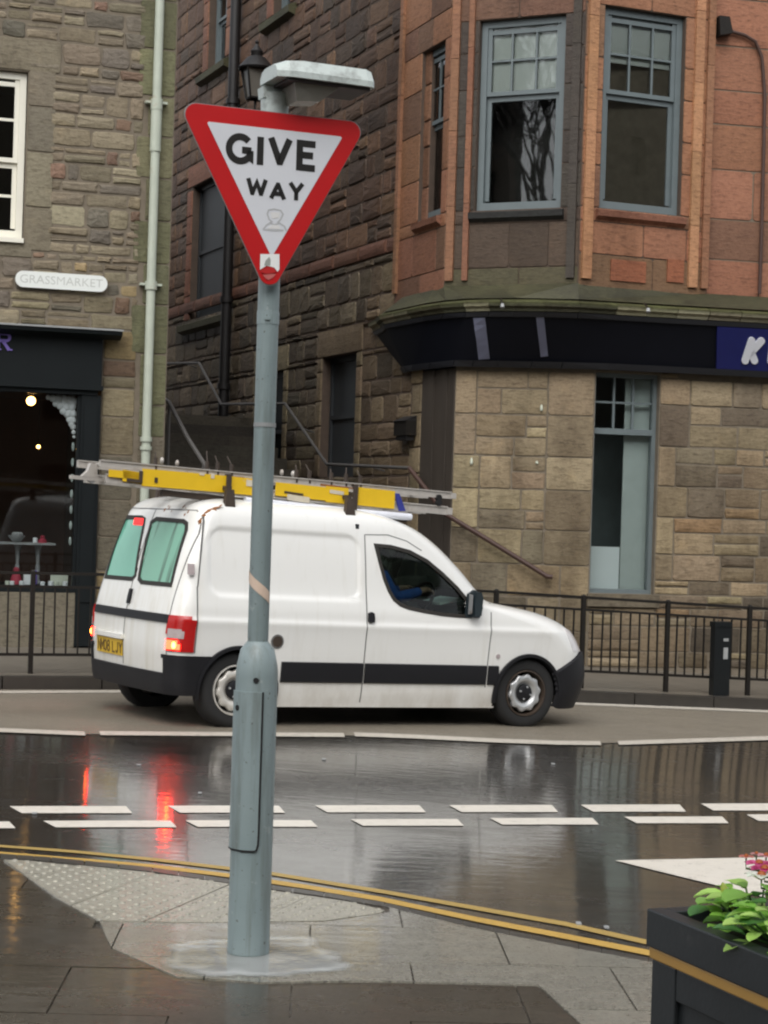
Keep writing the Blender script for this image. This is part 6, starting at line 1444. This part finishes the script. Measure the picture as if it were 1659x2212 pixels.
SF = lambda x, y, o: WS.p(x, y, so + .0018 + o)
def word(x0, x1, z0, z1, letters, w):
    tot = sum(l[1] for l in letters) + .22 * (len(letters) - 1); u = (x1 - x0) / tot; h = z1 - z0; x = x0
    for L, wd, in letters:
        b = MB(); strokes(b, [[(x + p[0] * u, z0 + w / 2 + p[1] * (h - w)) for p in S] for S in L], w, SF, .001); yield b; x += (wd + .22) * u
g_ = [arc(.45, .5, .40, .5, 42, 325, 26) + [(.82, .18), (.82, .46)], [(.86, .46), (.52, .46)]]
LET = {'G': (g_, .86), 'I': ([[(.1, -.08), (.1, 1.08)]], .2), 'V': ([[(.06, 1.1), (.385, .14), (.415, .14), (.74, 1.1)]], .8), 'E': ([[(.68, 1), (.1, 1), (.1, 0), (.68, 0)], [(.1, .52), (.60, .52)]], .72),
       'W': ([[(.05, 1.1), (.29, .15), (.31, .15), (.54, .85), (.77, .15), (.79, .15), (1.03, 1.1)]], 1.08), 'A': ([[(.05, -.1), (.405, .86), (.435, .86), (.79, -.1)], [(.2, .24), (.64, .24)]], .84), 'Y': ([[(.05, 1.08), (.4, .48), (.75, 1.08)], [(.4, .48), (.4, -.08)]], .8)}
gx0, gz0 = hS(488, 352); gx1, gz1 = hS(686, 307); hz1 = (hS(500, 285)[1] + gz1) / 2; hz0 = (gz0 + hS(680, 372)[1]) / 2
for b in word(gx0 + .004, gx1 - .004, hz0, hz1, [LET[c] for c in 'GIVE'], .0255): b.build('letter', 'sign_black', sgn_)
wx0, _ = hS(532, 410); wx1, _ = hS(656, 410); a1 = (hS(540, 382)[1] + hS(645, 396)[1]) / 2; a0 = (hS(548, 425)[1] + hS(642, 437)[1]) / 2
for b in word(wx0 + .002, wx1 - .002, a0, a1, [LET[c] for c in 'WAY'], .0165): b.build('letter', 'sign_black', sgn_)
# sticker residue and the torn sticker
hx_, hz_ = hS(594, 476)
oz = lambda pts: [hS(x, y) for x, y in pts]
b = MB(); strokes(b, [oz([(577, 462), (580, 454), (592, 452), (606, 455), (611, 463), (606, 474), (600, 480), (606, 484), (614, 489), (618, 499)]), oz([(577, 462), (581, 474), (587, 479), (576, 486), (568, 496)]), oz([(584, 482), (592, 486), (602, 483)]), oz([(568, 496), (590, 498), (612, 498)])], .006, SF, .0004); b.build('sticker_residue', 'residue', sgn_)
b = MB(); b.prism([SF(x, z, .0) for x, z in oz([(584, 459), (604, 459), (603, 471), (587, 472)])], WS.n * .0006); b.prism([SF(x, z, .0) for x, z in oz([(577, 494), (588, 486), (602, 487), (606, 495)])], WS.n * .0006); b.build('pale_residue', 'residue_pale', sgn_)
SF2 = lambda x, y, o: WS.p(x, y, so + .0022 + o)
b = MB(); b.prism([SF2(x, z, 0) for x, z in oz([(562, 549), (603, 549), (603, 582), (599, 587), (592, 578), (575, 574), (561, 583)])], WS.n * .0008); b.build('torn_sticker', 'sticker', sgn_)
b = MB(); b.prism([SF2(x, z, .0012) for x, z in oz([(573, 563), (581, 555), (584, 562), (583, 574), (570, 574)])], WS.n * .0004); b.build('sticker_print', 'sticker_grey', sgn_)
M['brightred'] = plain('peeled_red', (.45, .02, .02), .4); M['palered'] = plain('scuffed_red', (.50, .12, .11), .5)
b = MB(); b.prism([SF2(x, z, .001) for x, z in oz([(562, 588), (566, 580), (578, 576), (590, 578), (597, 586), (590, 590), (575, 592)])], WS.n * .0008); b.build('red_patch', 'brightred', sgn_)
b = MB(); b.prism([SF2(x, z, .0002) for x, z in oz([(567, 594), (585, 592), (596, 592), (590, 599), (580, 605), (574, 602)])], WS.n * .0005); b.build('scuff', 'palered', sgn_)
for z in (zt_ - .09, zb_ + .14):
    b = MB(); b.lathe([(.046, z - .02), (.046, z + .02)], (PX, PY, 0), (0, 0, 1), 20); b.hexa([WS.p(-.05, z - .018, .03), WS.p(.05, z - .018, .03), WS.p(.05, z - .018, so - .0065), WS.p(-.05, z - .018, so - .0065), WS.p(-.05, z + .018, .03), WS.p(.05, z + .018, .03), WS.p(.05, z + .018, so - .0065), WS.p(-.05, z + .018, so - .0065)]); b.build('bracket', 'sign_back', sgn_)
# sign lamp on top of the post
LW = Wall(PX, PY, 24); hL = lambda px, py, o=.10: LW.hit(px, py, o)
lamp = empty('sign_lamp', LW.p(0, ztop, 0), 'pale grey box lamp on an arm at the top of the sign post', 'lamp')
x0, zA = hL(590, 158); x1, zB = hL(788, 181); zm = (zA + zB) / 2
b = MB(); d0, d1 = -.03, .20
secs = [(x0 - .012, .30, 0), (x0 + .035, .85, 1), (x0 + .09, 1.0, 1), (x1 - .03, 1.0, 1), (x1 - .006, .8, 1), (x1 + .004, .45, 1)]
rings = []
for x, k, _ in secs:
    zb0 = zm - .030; zt0 = zm + .012 + .034 * k; m_ = (d0 + d1) / 2; w2 = (d1 - d0) / 2 * (.7 + .3 * k)
    rings.append([LW.p(x, zb0, m_ - w2), LW.p(x, zb0, m_ + w2), LW.p(x, zb0 + .022, m_ + w2), LW.p(x, zt0 - .008, m_ + w2 * .80), LW.p(x, zt0, m_ + w2 * .45), LW.p(x, zt0, m_ - w2 * .45), LW.p(x, zt0 - .008, m_ - w2 * .80), LW.p(x, zb0 + .022, m_ - w2)])
k = 8; b.v = [v for q in rings for v in q]; b.f = [(i * k + j, i * k + (j + 1) % k, (i + 1) * k + (j + 1) % k, (i + 1) * k + j) for i in range(len(secs) - 1) for j in range(k)] + [tuple(range(k)), tuple(range((len(secs) - 1) * k, len(secs) * k))]; b.t = [(1, 1, 1)] * len(b.v)
b.build('lamp_housing', 'lamp_paint', lamp)
b = MB(); b.hexa([LW.p(x, z, o) for z in (zm - .042, zm - .029) for x, o in ((x0 + .03, d0 + .02), (x1 - .012, d0 + .02), (x1 - .012, d1 - .018), (x0 + .03, d1 - .018))]); b.build('lamp_rim', 'lamp_under', lamp)
b = MB(); xa, xb = hL(622, 200)[0], hL(716, 205)[0]; 
b.hexa([LW.p(xa + .02, zm - .105, d0 + .07), LW.p(xb - .06, zm - .095, d0 + .07), LW.p(xb - .06, zm - .095, d1 - .06), LW.p(xa + .02, zm - .105, d1 - .06), LW.p(xa, zm - .043, d0 + .03), LW.p(xb, zm - .043, d0 + .03), LW.p(xb, zm - .043, d1 - .03), LW.p(xa, zm - .043, d1 - .03)]); b.build('lamp_bowl', 'lamp_bowl', lamp)
b = MB(); b.prism([LW.p(x, z, .03) for x, z in ((-.055, ztop - .02), (-.06, ztop + .02), (-.02, zm - .01), (.10, zm - .02), (.10, zm - .043), (.055, ztop + .01), (.055, ztop - .02))], LW.n * -.06); b.lathe([(.052, ztop - .09), (.054, ztop - .02), (.058, ztop + .0), (0, ztop + .01)], (PX, PY, 0), (0, 0, 1), 20); b.build('lamp_arm', 'lamp_paint', lamp, smooth=True, sharp=30)
b = MB(); s_, z_ = hL(708, 252, .05); 
# ================================================================== PLANTER with a flowering plant
pc = at(1397, 1962, 5.0); zr = pc.z; zg = gz(1, 5) + .015
aF = Vector((math.cos(R(-67)), math.sin(R(-67)), 0)); aB = Vector((math.cos(R(23)), math.sin(R(23)), 0))
pln = empty('planter', Vector((pc.x, pc.y, zg)), 'black wooden planter with a gold band below its rim', 'planter')
LF, LB = 1.3, .95; Z = Vector((0, 0, 1))
def pbx(f0, f1, b0, b1, z0, z1, m, name, par=pln):
    o_ = Vector((pc.x, pc.y, 0)); P = lambda f, b_, z: o_ + aF * f + aB * b_ + Z * z
    mb = MB(); mb.hexa([P(f0, b0, z0), P(f1, b0, z0), P(f1, b1, z0), P(f0, b1, z0), P(f0, b0, z1), P(f1, b0, z1), P(f1, b1, z1), P(f0, b1, z1)]); o = mb.build(name, m, par)
    bv = o.modifiers.new('bevel', 'BEVEL'); bv.width = .004; bv.segments = 2; return o
rw_ = .055
pbx(0, LF, 0, rw_, zr - .10, zr, 'planter', 'rim'); pbx(0, LF, LB - rw_, LB, zr - .10, zr, 'planter', 'rim'); pbx(0, rw_, rw_ + .001, LB - rw_ - .001, zr - .10, zr - .001, 'planter', 'rim'); pbx(LF - rw_, LF, rw_ + .001, LB - rw_ - .001, zr - .10, zr - .001, 'planter', 'rim')
pbx(.008, LF - .008, .006, LB - .006, zr - .132, zr - .101, 'gold', 'gold_band')
pbx(.02, LF - .02, .03, LB - .03, zg, zr - .133, 'planter', 'box')
pbx(.012, .13, .014, .0295, zg, zr - .134, 'planter', 'corner_stile'); pbx(.131, LF - .02, .016, .0295, zr - .22, zr - .134, 'planter', 'top_panel_rail'); pbx(.131, LF - .02, .016, .0295, zg, zg + .1, 'planter', 'bottom_panel_rail')
pbx(rw_ + .001, LF - rw_ - .001, rw_ + .001, LB - rw_ - .001, zr - .131, zr - .03, 'soil', 'soil')
# plants: clumps of broad bright leaves, each leaf its own mesh
rl = random.Random(21)
def leaf_mesh(mb, base, d, up, L, Wd, tint, cup=.25):
    d = d.normalized(); s_ = d.cross(up).normalized(); u_ = s_.cross(d); mb.c = tint; rows = [(0, .05), (.12, .45), (.3, .85), (.55, 1.0), (.78, .85), (.93, .5), (1.0, .12)]; vs = []
    for t, w in rows:
        dz = -.28 * t * t * L
        for k in (-1, -.55, 0, .55, 1): vs.append(base + d * (t * L) + s_ * (k * w * Wd / 2) + u_ * (dz + abs(k) ** 1.5 * cup * Wd * w * .5 + (.03 * Wd * math.sin(t * 14 + k * 5))))
    mb.add(vs, [(i * 5 + k, i * 5 + k + 1, i * 5 + 6 + k, i * 5 + 5 + k) for i in range(6) for k in range(4)])
def plant(pos, nleaf, hgt, spread, label, sizes=(.045, .085)):
    e = empty('bedding_plant', pos, label, 'plant', 'plants in the black planter')
    for i in range(nleaf):
        a = i * 2.399 + rl.uniform(-.3, .3); r = spread * math.sqrt((i + .5) / nleaf); hh = hgt * (1 - .6 * (r / spread) ** 2) * rl.uniform(.2, 1.05)
        tip = pos + Vector((math.cos(a) * r, math.sin(a) * r, hh)); L = rl.uniform(*sizes)
        d = Vector((math.cos(a + rl.uniform(-.8, .8)), math.sin(a + rl.uniform(-.8, .8)), rl.uniform(-.05, .55)))
        g_ = rl.random(); tint = (.25, .50, .08) if g_ < .5 else ((.42, .64, .15) if g_ < .8 else (.09, .23, .06)); tint = jit(tint, rl, .2)
        b = MB(); leaf_mesh(b, tip, d, Vector((0, 0, 1)), L, L * rl.uniform(.75, 1.0), tint); b.build('leaf', 'leaf', e, smooth=True, tint=True, fix=False)
        if i % 2 == 0: b = MB(); b.tube([pos + Vector((math.cos(a) * r * .2, math.sin(a) * r * .2, 0)), pos + Vector((math.cos(a) * r * .7, math.sin(a) * r * .7, hh * .6)), tip], .003, 5); b.c = (.1, .2, .04); b.t = [(.10, .2, .05)] * len(b.v); b.build('stem', 'leaf', e, tint=True)
    return e
def flower(e, c, r, tint, npet=7):
    for k in range(npet):
        a = k * 6.283 / npet; b = MB(); leaf_mesh(b, c, Vector((math.cos(a), math.sin(a), .35)), Vector((0, 0, 1)), r, r * .8, jit(tint, rl, .2), .3); b.build('petal', 'leaf', e, smooth=True, tint=True, fix=False)
    b = MB(); b.ball(c + Vector((0, 0, .004)), r * .28, 8, 6); b.t = [(.45, .12, .02)] * len(b.v); b.build('flower_centre', 'leaf', e, smooth=True, tint=True)
pz = zr - .03
def ppos(f, b_): return Vector((pc.x, pc.y, pz)) + aF * f + aB * b_
PC = [(.20, .22, 56, .14, .13, 'low bright green plant nearest the planter corner'), (.44, .19, 84, .18, .16, 'pale green leafy plant behind the middle of the planter rim'), (.30, .46, 76, .21, .20, 'tall leafy plant under the pink flower'), (.66, .19, 74, .17, .15, 'dark leaved plant hanging by the right part of the rim'), (.58, .46, 70, .2, .2, 'bushy plant at the right edge of the planter'), (.9, .3, 26, .18, .16, 'green plant at the near end of the planter')]
es = [plant(ppos(f, b_), n_, h_, s_, lab) for f, b_, n_, h_, s_, lab in PC]
for px, py, Y, r, tint in ((1640, 1868, 4.95, .040, (.62, .10, .26)), (1652, 1880, 4.9, .042, (.60, .06, .22)), (1612, 1852, 5.0, .022, (.62, .22, .18)), (1634, 1846, 5.05, .018, (.6, .3, .3)), (1655, 1850, 5.0, .026, (.7, .35, .38)), (1645, 1894, 4.85, .045, (.78, .80, .72))):
    c = at(px, py, Y); b = MB(); base = ppos(.32, .52); b.tube([base + Vector((0, 0, .1)), c + Vector((0, 0, -.03)), c], .003, 5); b.t = [(.12, .2, .06)] * len(b.v); b.build('flower_stalk', 'leaf', es[2], tint=True); flower(es[2], c, r, tint)
p0 = ppos(.16, .18); b = MB(); b.c = (.30, .34, .06); b.tube([p0, p0 + Vector((-.01, 0, .05)), p0 + Vector((-.03, 0, .09))], .004, 5); o = b.build('sprig', 'leaf', es[0], tint=True)
b = MB(); leaf_mesh(b, p0 + Vector((-.028, 0, .07)), Vector((-.2, 0, 1)), Vector((0, -1, 0)), .05, .02, (.33, .4, .05)); b.build('leaf', 'leaf', es[0], smooth=True, tint=True, fix=False)
p = ppos(.12, .2); b = MB(); b.prism([p + Vector((x, y, .0)) for x, y in ((-.03, -.015), (.035, -.02), (.03, .02), (-.02, .015))], (0, 0, .02)); o = b.build('plant_label', 'whiteplastic', loc=p); tag(o, 'pale plastic scrap on the planter soil by the corner', 'scrap')

# ================================================================== the other side of the street, behind the camera: seen in the window panes
def far_tenement(x0, x1, y, h, label, m, ridge=4.5):
    e = empty('tenement', Vector(((x0 + x1) / 2, y, 0)), label, 'building', 'tenements across the street'); W = Wall(x1, y, 180)
    ops = [(a * 3.2 + .9, a * 3.2 + 2.0, f * 3.3 + 1.1, f * 3.3 + 2.9) for a in range(int((x1 - x0) / 3.2)) for f in range(int(h / 3.4))]
    b = MB(); sheet(b, W, 0, x1 - x0, -.3, h, ops, 0, .5); b.build('wall', m, e, fix=False)
    b = MB(); wbox(b, W, 0, x1 - x0, -.3, h, -.9, -.52); b.build('room', 'room', e)
    b = MB(); b.prism([W.p(0, h, .3), W.p(0, h + ridge, -5 * ridge / 4.5), W.p(0, h, -10 * ridge / 4.5)], W.e * (x1 - x0)); b.build('roof', 'boarding', e)
far_tenement(-13, 18, -18, 17, 'tall grey tenement across the street behind the viewer', 'mortar'); far_tenement(18.2, 46, -18, 19, 'tall brown tenement across the street behind the viewer', 'mortar_dark'); far_tenement(46.2, 80, -18, 23, 'long tenement at the far end across the street', 'mortar')
far_tenement(-80, -49.6, -30, 26, 'tenement beyond the bare tree across the street', 'mortar_dark', .3)
rt = random.Random(8); tree = empty('bare_tree', Vector((-33, -14, 0)), 'bare winter tree across the street behind the viewer', 'tree'); tb_ = MB()
def grow(mb, p, d, L, r, lv):
    q = p + d * L; mb.tube([p, p.lerp(q, .5) + Vector((rt.uniform(-1, 1), rt.uniform(-1, 1), 0)) * L * .05, q], [r, r * .8, r * .6], 5, False)
    if lv:
        for k in range(3 if lv > 1 else 4):
            nd_ = (d + Vector((rt.uniform(-1, 1), rt.uniform(-1, 1), rt.uniform(-.3, .7))) * .75).normalized(); grow(mb, q, nd_, L * rt.uniform(.6, .85), r * .6, lv - 1)
tb_.tube([(-33, -14, 0), (-32.9, -14, 7)], [.4, .3], 8); tb_.build('trunk', 'iron', tree); cr_ = MB()
for k in range(4): grow(cr_, Vector((-32.9, -14, 6.9)), Vector((rt.uniform(-.6, .6), rt.uniform(-.6, .6), 1)).normalized(), 5.0, .2, 5)
cr_.build('crown', 'iron', tree, fix=False)
